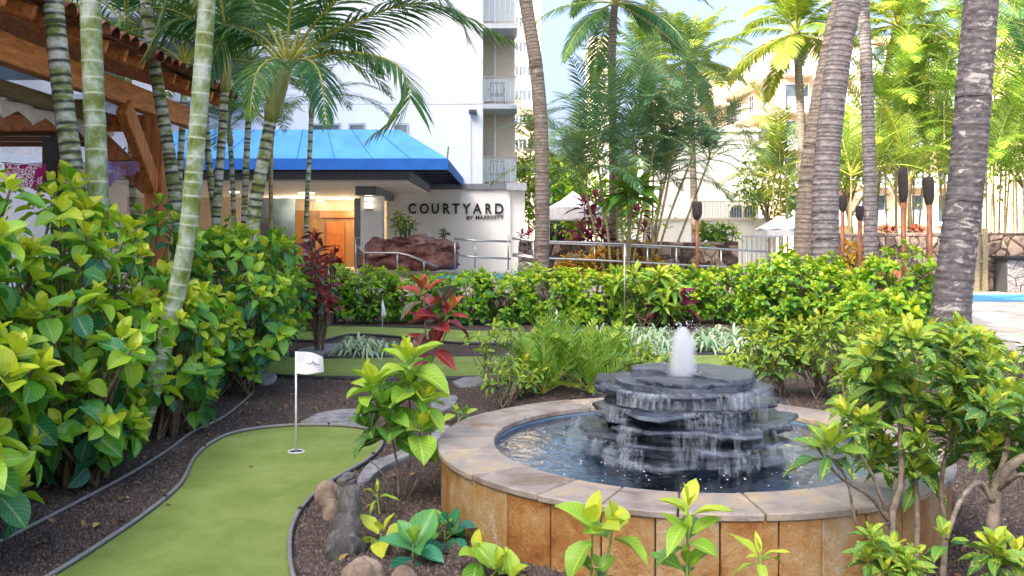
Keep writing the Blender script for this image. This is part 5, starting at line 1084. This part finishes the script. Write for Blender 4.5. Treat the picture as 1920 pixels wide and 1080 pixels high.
# broad-leaved trees behind
def leafy_tree(label, px, Y, ztop, rx, n, m='tree_leaf', grp=None):
    b = gbase(px, Y); t = thing('leafy_tree', label, 'tree', b, 0, grp); mb = MB(); L = []; r = .02 * ztop
    mb.tube(spline([b, b + Vector((.1, 0, ztop * .3)), b + Vector((-.1, 0, ztop * .55))], 6), [r, r * .9, r * .8, r * .7, r * .6, r * .5], 8)
    for k in range(9):
        d = Vector((U(-1, 1) * rx * .7, U(-1, 1) * rx * .6, U(.5, .95) * ztop)); s = b + Vector((0, 0, ztop * U(.25, .5))); mb.tube(spline([s, s.lerp(b + d, .5) + Vector((0, 0, .2)), b + d], 5), [r * .45, r * .35, r * .28, r * .2, r * .1], 5)
        for _ in range(n // 9):
            v = Vector((rng.gauss(0, .33), rng.gauss(0, .33), rng.gauss(0, .26))) * rx * .8; q = b + d + v; L.append((leaf_matrix(q, Vector((U(-1, 1), U(-1, 1), U(-.8, .5))), Vector((U(-.6, .6), U(-.6, .6), 1)), U(.22, .36)), 'tip', rng.randint(0, 2), rng.random()))
    mb.build('trunk', M['stem'], t, True); join_leaves(L, 'crown', M[m], t)
leafy_tree('leafy tree behind the twin coconut trunks', 1590, 42, 8.5, 3.0, 2600); leafy_tree('leafy tree rising behind the slim torch', 1700, 40, 9.5, 3.2, 2800); leafy_tree('leafy tree at right behind the patchy trunk', 1830, 42, 11, 3.6, 3000)
leafy_tree('dark leafy tree between hotel corner and canopy tent', 1020, 36, 4.6, 2.0, 1800, 'small_leaf'); leafy_tree('leafy tree right of the white annex', 1440, 46, 6.0, 2.2, 1600); leafy_tree('leafy tree at the far right edge', 1935, 38, 9.0, 3.2, 2600); leafy_tree('small leafy tree below the tallest arecas', 1140, 34, 4.2, 1.9, 1600, 'small_leaf')
# ------------------------------------------------------------------ clipped hedge and bushes
HX = [-3.55, -2.75, -1.95]
for k, x in enumerate(HX): shrub('clipped_shrub', 'clipped small-leaved hedge shrub before the red rock feature', 'shrub', (x, 17.2 + U(-.1, .1), 0), .52, .5, .97 + U(-.05, .05), 150, .125, 'small', M['small_leaf'], 40, 'clipped hedge before the rocks', zmin=.12, nl=9, stems=6, stem_r=.01, power=4, top_young=.6)
for k in range(7): shrub('clipped_shrub', 'clipped small-leaved hedge shrub before the sloping handrail', 'shrub', (-.95 + k * .84, 17.1 + U(-.12, .12), 0), .54, .5, .98 + U(-.05, .05), 160, .125, 'small', M['small_leaf'], 40, 'clipped hedge before the handrail', zmin=.08, nl=9, stems=6, stem_r=.01, power=4, top_young=.6)
bush = [('large round green bush in front of the twin palm trunks', 1505, 14.0, .85, .7, 1.36, 190, 150), ('round green bush before the wooden chairs', 1680, 13.2, .62, .5, 1.36, 120, 110), ('low green bush beside the foot of the patchy trunk', 1640, 12.0, .6, .45, .9, 90, 80), ('green bush at the foot of the large round one', 1440, 15.0, .55, .5, .95, 80, 60)]
for l, px, Y, rx, ry, h, n, no in bush: shrub('green_bush', l, 'shrub', gbase(px, Y), rx, ry, h, int(n * 1.8), .125, 'small', M['small_leaf'], no, 'green bushes by the twin trunks', zmin=.12, nl=9, stems=6, stem_r=.011, a0=.15, a1=1.0, top_young=.45)
shrub('green_bush', 'narrow-leaved green bush in the hedge beside the burgundy ti plant', 'shrub', gbase(1208, 16.2), .55, .45, 1.05, 46, .30, 'lance', M['croton_plain'], 90, zmin=.2, nl=10, stems=6, a0=.1, a1=.9)
for l, px, Y, h, rx in (('golden croton behind the sloping handrail, by the palm', 1130, 26.9, 1.35, .75), ('orange croton mound behind the sloping handrail', 1200, 27.1, 1.55, .7), ('yellow and green croton low behind the handrail', 1078, 26.9, 1.05, .6), ('orange croton behind the red copper torch', 1600, 22, 1.35, .6), ('yellow croton left of copper torch', 1578, 23, 1.5, .5)):
    shrub('croton', l, 'shrub', gbase(px, Y), rx, .5, h, 60, .22, 'croton', M['croton_orange'], 30, 'orange crotons', zmin=.2, nl=9, stems=5, a0=.0, a1=.8)
def ti_plant(label, base, heads, ln, n, m, grp=None, kind='lance', a1=.9):
    base = Vector(base); t = thing('ti_plant', label, 'plant', base, 0, grp); L = []; mb = MB()
    for h in heads:
        h = Vector(h); mb.tube(spline([base + Vector((U(-.05, .05), 0, 0)), base.lerp(h, .5) + Vector((U(-.05, .05), 0, 0)), h], 5), .018, 5); rosette(L, h, Vector((U(-.15, .15), U(-.15, .15), 1)), n, ln, kind, 0, a1, 85, -5)
    mb.build('stem', M['stem_grey'], t, True); put_leaves(L, m, t, 60)
ti_plant('burgundy ti plant growing up through the clipped hedge', gbase(1262, 16.4), [P(1258, 545, 16.4), P(1272, 570, 16.3), P(1245, 575, 16.3)], .48, 13, M['ti_red'])
ti_plant('pink and burgundy ti plants before the white canopy tent', gbase(1102, 28.2), [P(x, y, 28.2) for x, y in ((1090, 430), (1110, 400), (1125, 425), (1102, 445), (1118, 370), (1095, 382), (1130, 445), (1080, 452))], .55, 13, M['ti_red'])
ti_plant('small red ti plant before the sunlit annex wall', gbase(1196, 28), [P(1196, 395, 28), P(1208, 430, 28)], .5, 11, M['ti_red'])
ti_plant('green spiky dracaena head on a bare stem by the arecas', gbase(1178, 25.2), [P(1184, 360, 25.2), P(1190, 345, 25.3), P(1178, 350, 25.2)], .85, 26, M['zamia'])
ti_plant('pink flowering planter beside the leaning coconut trunk', gbase(985, 27.6), [P(x, 440, 27.6) for x in (978, 988, 998)], .3, 9, M['ti_red'])
for l, px, Y in (('red flowered plant on the lava wall behind copper torch', 1665, 28.2), ('red flowered plant on the lava wall near silver torch', 1718, 28.2)): ti_plant(l, (xw(px, Y), Y, zw(442, Y)), [P(px - 8, 432, Y), P(px + 8, 433, Y), P(px, 430, Y)], .35, 9, M['croton_red'])
shrub('leafy_plant', 'wispy green plant on the red rock feature', 'plant', P(757, 446, 28.6), .45, .3, .75, 26, .22, 'lance', M['small_leaf'], 20, zmin=.3, nl=6, stems=4); shrub('leafy_plant', 'tiny dark plant against the white sign wall', 'plant', P(832, 448, 28.9), .12, .12, .35, 8, .16, 'lance', M['tree_leaf'], 10, zmin=.4, nl=5, stems=2)
shrub('leafy_plant', 'green fern-like plants on the stone wall before the annex', 'plant', P(1345, 457, 28.3), .6, .3, .55, 26, .4, 'lance', M['zamia'], 20, zmin=.2, nl=7, stems=4)
shrub('leafy_plant', 'bluish green plant below the handrail beside the leaning trunk', 'plant', gbase(985, 25.2), .5, .4, .9, 34, .2, 'lance', M['strap'], 20, zmin=.2, nl=7, stems=4)
# ------------------------------------------------------------------ strap-leaf clumps and zamias
def clump_mesh(seed, n=70):
    r = random.Random(seed); L = []
    V0, F0, uv0 = leaf_template('strap', 7, 2, .5, .0, 0); Vs = []; Fs = []; us = []; ag = []
    for k in range(n):
        az = r.uniform(0, 6.28); el = R(r.uniform(35, 85)); ln = r.uniform(.28, .5); dr = r.uniform(1.2, 2.6); off = len(Vs) * len(V0); pts = []
        for x, y, z in V0:
            q = y * ln; a = el - dr * y * y * .8; h = math.cos(el) * q + .25 * q * y; zz = math.sin(el) * q - dr * .45 * q * y * y; sx = x * .42 * .9
            pts.append((math.cos(az) * h - math.sin(az) * sx + .03 * math.cos(az), math.sin(az) * h + math.cos(az) * sx + .03 * math.sin(az), max(.005, zz)))
        Vs.append(pts); Fs.append(F0 + off); us.append(uv0); side = np.abs(uv0[:, 0] - .5) * 2; ag.append(np.clip(r.uniform(.35, .9) - side * r.uniform(.1, .5), 0, 1))
    return mesh_np('foliage', np.concatenate(Vs), np.concatenate(Fs), np.concatenate(us), np.concatenate(ag), M['strap'])
CM = [clump_mesh(i) for i in range(4)]
def clump(label, px, py, s, grp='variegated strap-leaf clumps'):
    g = G(px, py); t = thing('strap_leaf_clump', label, 'plant', g, U(0, 0), grp); o = link('foliage', rng.choice(CM), t, Matrix.Rotation(U(0, 6), 4, 'Z') @ Matrix.Diagonal((s, s, s, 1))); o['kind'] = 'stuff'
for px, py, s in ((655, 666, 1.0), (690, 668, 1.15), (725, 666, 1.05), (672, 655, 1.0)): clump('pale strap-leaf clump between the two far green strips', px, py, s)
for px, py, s in ((1085, 645, 1.2), (1120, 640, 1.2), (1150, 655, 1.2), (1180, 640, 1.2), (1210, 655, 1.3), (1235, 640, 1.2), (1100, 665, 1.1), (1060, 640, 1.1), (1195, 670, 1.1), (1170, 668, 1.1)): clump('pale strap-leaf clump behind the fountain, left of the jet', px, py, s)
for px, py, s in ((1325, 660, 1.2), (1355, 655, 1.25), (1385, 662, 1.1), (1340, 640, 1.2), (1375, 640, 1.2), (1410, 645, 1.1)): clump('pale strap-leaf clump behind the fountain, right of the jet', px, py, s)
for px, py, s in ((1590, 640, 1.2), (1625, 660, 1.1), (1560, 625, 1.2)): clump('pale strap-leaf clump below the round green bush', px, py, s)
def zamia(label, px, py, s, n=13):
    g = G(px, py); t = thing('zamia', label, 'plant', g, 0, 'upright fern-like plants'); crown(t, g + Vector((0, 0, .02)), 'zamia', n, s); return t
for l, px, py, s in (('upright fern-like plant left of the slate stack', 1020, 742, 1.0), ('tall fern-like plant behind the fountain rim', 1068, 730, 1.1), ('fern-like plant touching the left edge of the slate stack', 1108, 740, .95), ('fern-like plant behind the bare twiggy shrub', 990, 720, .9), ('fern-like plant among the pale strap-leaf clumps', 1045, 690, 1.0), ('fern-like plant just behind the slate stack', 1140, 715, .9), ('fern-like plant by the slim stake', 1160, 690, .9)): zamia(l, px, py, s)
# ------------------------------------------------------------------ crotons round the fountain
shrub('croton', 'sparse yellow-green croton with bare twigs left of the fern-like plants', 'shrub', G(945, 765), .26, .22, .46, 20, .085, 'croton', M['croton_plain'], 60, zmin=.4, nl=6, stems=7, stem_r=.007, sm='stem_grey')
shrub('croton', 'thin yellowish croton behind the bare twiggy one', 'shrub', G(920, 720), .3, .2, .72, 18, .10, 'croton', M['croton_plain'], 50, zmin=.45, nl=6, stems=5, stem_r=.006, sm='stem_grey', a0=.0, a1=.7)
for l, px, py, rx, h, n in (('multi-stemmed croton behind the right side of the fountain', 1455, 745, .38, .74, 42), ('yellow-speckled croton right of the multi-stemmed one', 1545, 745, .42, .80, 46), ('croton with orange lower leaves behind the fountain at right', 1610, 770, .42, .85, 48), ('speckled croton near the patchy trunk foot', 1700, 760, .45, .85, 48), ('speckled croton bush right of the patchy trunk', 1850, 800, .5, .8, 46)):
    shrub('croton', l, 'shrub', G(px, py), rx, rx * .8, h, n, .125, 'croton', M['croton_green'], 130, 'crotons behind the fountain', zmin=.35, nl=8, stems=6, stem_r=.008, sm='stem_grey', a0=.0, a1=.85)
def path3(l): return [P(*q) for q in l]
def custom_croton(label, base, stems, heads, m, nobj, ln, kind='croton', sm='stem_grey', nl=11, a0=0., a1=.95, group=None, name='croton', r0=.012):
    base = Vector(base); t = thing(name, label, 'shrub', base, 0, group); L = []; mb = MB()
    for pts, r1, r2 in stems: q = spline(pts, 14); mb.tube(q, [r1 + (r2 - r1) * i / 13 for i in range(14)], 7, wob=.06)
    for h in heads:
        p, ax, n, l = Vector(h[0]), Vector(h[1]), h[2], h[3]; rosette(L, p, ax, n, l, kind, h[4] if len(h) > 4 else a0, h[5] if len(h) > 5 else a1)
    mb.build('stem', M[sm], t, True); put_leaves(L, m, t, nobj); return t
# large croton right of the fountain: a grey forked trunk carrying a wide speckled crown
b0 = P(1692, 1085, 3.95); b0.z = 0; stems = [([b0, P(1672, 985, 3.95), P(1690, 900, 4.0), P(1688, 800, 4.05), P(1700, 700, 4.1)], .021, .008), ([b0 + Vector((.08, .05, 0)), P(1720, 960, 4.05), P(1716, 860, 4.1), P(1740, 760, 4.15)], .016, .007), ([b0 + Vector((.18, .02, 0)), P(1772, 1000, 4.0), P(1765, 900, 4.05), P(1790, 780, 4.1)], .016, .007),
     ([P(1668, 980, 3.95), P(1630, 930, 3.9), P(1570, 890, 3.86), P(1520, 820, 3.85)], .010, .005), ([P(1668, 985, 3.95), P(1640, 900, 3.95), P(1600, 820, 3.95), P(1575, 700, 4.0)], .009, .004), ([P(1670, 980, 3.95), P(1610, 990, 3.8), P(1590, 905, 3.8), P(1556, 850, 3.8)], .008, .005)]
heads = [(P(1556, 838, 3.8), (-.1, -.15, 1), 17, .165, .2, 1.0), (P(1620, 790, 4.0), (-.4, -.2, 1), 14, .13)]
for k in range(112):
    a = U(0, 6.28); q = math.sqrt(rng.random()); x = 1735 + 190 * q * math.cos(a) * U(.8, 1.0); y = 752 + 145 * q * math.sin(a); Y = 4.15 + U(-.28, .35)
    heads.append((P(x, y, Y), ((x - 1735) / 260, U(-.5, .1), 1), rng.randint(10, 14), U(.09, .13), .0, .9))
t_ = custom_croton('large speckled croton with several grey stems right of the fountain', b0, stems, heads, M['croton_green'], 280, .14)
b1 = P(1850, 1150, 3.6); b1.z = 0; stems = [([b1, P(1850, 1060, 3.6), P(1862, 985, 3.62), P(1868, 915, 3.65), P(1900, 870, 3.6), P(1960, 840, 3.6)], .038, .016), ([P(1862, 940, 3.63), P(1836, 905, 3.6), P(1800, 940, 3.5), P(1775, 1010, 3.4)], .014, .008), ([P(1868, 915, 3.65), P(1890, 820, 3.7), P(1880, 740, 3.8)], .016, .007), ([P(1868, 920, 3.65), P(1912, 890, 3.5), P(1935, 900, 3.5)], .012, .006)]
heads = [(P(1905 + U(-50, 70), U(690, 850), 3.8 + U(-.2, .3)), (U(-.3, .4), U(-.4, 0), 1), rng.randint(9, 13), U(.12, .16), .1, 1.0) for _ in range(20)] + [(P(1880 + U(-25, 50), U(1020, 1070), 3.45), (U(-.3, .3), -.3, 1), 10, .12, .0, .8) for _ in range(5)] + [(P(1775, 1010, 3.4), (-.2, -.1, 1), 8, .12)]
custom_croton('thick grey forked croton trunk with dark foliage at the right', b1, stems, heads, M['croton_green'], 160, .14)
b2 = P(1668, 1160, 3.35); b2.z = 0; custom_croton('small bushy yellow-edged croton before the fountain wall at right', b2, [([b2, P(1668, 1070, 3.35), P(1668, 1030, 3.35)], .010, .006)], [(P(1668 + U(-48, 48), U(1000, 1075), 3.35 + U(-.08, .08)), (U(-.4, .4), -.2, 1), 11, .085, .15, .75) for _ in range(15)], M['croton_green'], 120, .1)
# bright croton and red croton by the near green
bc = G(748, 938); st_ = [([bc, P(745, 880, 5.45), P(735, 820, 5.4), P(715, 760, 5.35)], .008, .006), ([bc + Vector((.03, .02, 0)), P(768, 870, 5.45), P(770, 800, 5.5), P(765, 700, 5.5)], .008, .006), ([bc + Vector((.05, 0, 0)), P(790, 880, 5.4), P(788, 830, 5.4), P(786, 800, 5.4)], .007, .005), ([bc + Vector((-.02, 0, 0)), P(715, 885, 5.4), P(690, 860, 5.4)], .006, .004)]
hd = [(P(765, 672, 5.5), (0, -.15, 1), 9, .26, .0, .5), (P(770, 720, 5.48), (.1, -.2, 1), 8, .24, .3, .8), (P(700, 722, 5.35), (-.35, -.2, 1), 9, .25, .1, .75), (P(722, 760, 5.36), (-.1, -.35, 1), 8, .26, .5, .95), (P(735, 800, 5.38), (.0, -.4, .8), 7, .26, .55, 1.0), (P(800, 745, 5.45), (.5, -.2, 1), 7, .2, .05, .5), (P(788, 800, 5.4), (.35, -.35, 1), 10, .23, .05, .7), (P(690, 800, 5.36), (-.3, -.3, .7), 5, .22, .7, 1.0)]
custom_croton('bright yellow-green croton beside the near cup', bc, st_, [h[:2] + (h[2] + 2, h[3] * .88) + h[4:] for h in hd], M['croton_plain'], 90, .25, 'broad')
br = G(806, 868); st_ = [([br, P(806, 780, 6.35), P(802, 690, 6.3), P(798, 620, 6.25), P(795, 560, 6.2)], .010, .006), ([P(802, 690, 6.3), P(830, 640, 6.25), P(842, 600, 6.2)], .007, .005)]
hd = [(P(795, 545, 6.2), (-.05, -.1, 1), 7, .26, .0, .75), (P(800, 600, 6.22), (-.15, -.25, .8), 6, .30, .3, .8), (P(840, 585, 6.2), (.35, -.2, .7), 7, .32, .15, .6), (P(832, 560, 6.2), (.2, .1, 1), 4, .26, .9, 1.0), (P(812, 645, 6.25), (.1, -.35, .5), 6, .27, .1, .6)]
custom_croton('tall red-leaved croton rising behind the bright yellow-green one', br, st_, [h[:2] + (h[2] + 1, h[3] * .74) + h[4:] for h in hd], M['croton_red'], 60, .28, 'oval')
# ------------------------------------------------------------------ seedlings
def seedling(label, px, pyb, Y, heads, m, kind='oval', a0=0., a1=.6):
    b = P(px, pyb, Y); b.z = 0; custom_croton(label, b, [([b, b.lerp(Vector(h[0]), .5) + Vector((U(-.01, .01), 0, 0)), Vector(h[0])], .007, .004) for h in heads], heads, m, 60, .15, kind, 'stem_green', a0=a0, a1=a1, name='seedling', group='seedlings round the fountain')
seedling('seedling with two pale yellow heads against the fountain wall', 1105, 1160, 3.4, [(P(1112, 985, 3.4), (-.15, -.25, 1), 6, .17, .0, .45), (P(1148, 990, 3.42), (.2, -.2, 1), 7, .15, .0, .6), (P(1118, 1068, 3.4), (0, -.4, 1), 6, .12, .6, 1.0)], M['croton_plain'], 'broad')
seedling('tallest seedling with layered bright leaves against the fountain wall', 1290, 1160, 3.4, [(P(1290, 952, 3.4), (0, -.2, 1), 7, .155, .0, .4), (P(1290, 1000, 3.4), (0, -.3, 1), 7, .16, .3, .8), (P(1288, 1060, 3.38), (0, -.3, 1), 6, .15, .5, .9)], M['croton_plain'])
seedling('short star-shaped pale seedling right of the tallest', 1425, 1160, 3.4, [(P(1425, 1040, 3.4), (0, -.25, 1), 9, .115, .0, .35)], M['croton_plain'], 'lance')
seedling('low seedling with large teal leaves and yellow heart', 775, 1095, 4.45, [(P(775, 1020, 4.45), (0, -.35, 1), 11, .21, .0, 1.0)], M['teal_leaf'], 'broad')
seedling('yellow-leaved seedling left of the teal one', 712, 1040, 4.65, [(P(714, 1000, 4.65), (-.1, -.4, 1), 6, .18, .0, .25)], M['croton_plain'])
seedling('dark teal seedling right behind the yellow-hearted one', 835, 1030, 4.75, [(P(826, 985, 4.75), (0, -.3, 1), 5, .17, .0, .6), (P(850, 990, 4.72), (.2, -.3, 1), 6, .18, .7, 1.0)], M['teal_leaf'], 'broad')
seedling('seedling cluster by the fountain foot at the bottom', 912, 1110, 4.2, [(P(895, 1035, 4.25), (-.1, -.3, 1), 6, .14, .0, .7), (P(935, 1062, 4.15), (.2, -.3, 1), 7, .16, .1, .8), (P(960, 1085, 4.1), (.2, -.3, 1), 6, .15, .1, .8)], M['croton_plain'], 'broad')
seedling('tiny sprout in the mulch beside the lava stump', 712, 955, 5.2, [(P(707, 925, 5.2), (0, -.2, 1), 6, .11, .1, .5)], M['croton_plain'], 'lance')
seedling('small sprout in the mulch near the fountain rim', 858, 790, 7.8, [(P(857, 770, 7.8), (0, -.2, 1), 6, .13, .2, .7), (P(872, 775, 7.8), (.2, -.2, 1), 6, .12, .2, .9)], M['croton_plain'], 'oval')
for l, px, py in (('young big-leaved plant at the hedge foot by the pipe', 290, 800), ('young big-leaved plant near the end of the edging pipe', 420, 775), ('young plant under the hedge beside the curved trunk', 345, 800), ('young plant at the bend of the near green', 490, 735)):
    g = G(px, py); shrub('young_plant', l, 'plant', g - Vector((.25, 0, 0)), .25, .25, .42, 12, .125, 'broad', M['hedge_leaf'], 50, 'young plants along the hedge foot', zmin=.3, nl=7, stems=4, stem_r=.006)

# fill between the fountain and the far greens
for l, px, py, rx, h, n, mt in (('low speckled croton behind the slate stack, left of the jet', 1215, 722, .30, .42, 26, 'croton_green'), ('low yellow-green croton behind the fountain rim at right', 1400, 735, .30, .46, 26, 'croton_plain'), ('small speckled croton by the fountain rim, left of fern-like plants', 975, 748, .22, .40, 20, 'croton_green'), ('low croton between the fern-like plants and strap-leaf clumps', 1120, 700, .30, .5, 26, 'croton_plain')):
    shrub('croton', l, 'shrub', G(px, py), rx, rx * .7, h, n, .115, 'croton', M[mt], 50, 'low crotons behind the fountain', zmin=.25, nl=8, stems=5, stem_r=.006, sm='stem_grey', a0=.0, a1=.8)
for px, py, s in ((1000, 668, 1.1), (1025, 650, 1.1), (975, 690, 1.0), (1250, 668, 1.1), (1290, 655, 1.2), (1440, 668, 1.1), (1265, 690, 1.0)): clump('pale strap-leaf clump close behind the fern-like plants and slate stack', px, py, s)
ti_plant('burgundy ti plant rising at the right end of left hedge', G(600, 655), [P(598, 505, 14), P(585, 470, 14), P(606, 540, 14), P(575, 520, 13.8)], .42, 12, M['ti_red'])
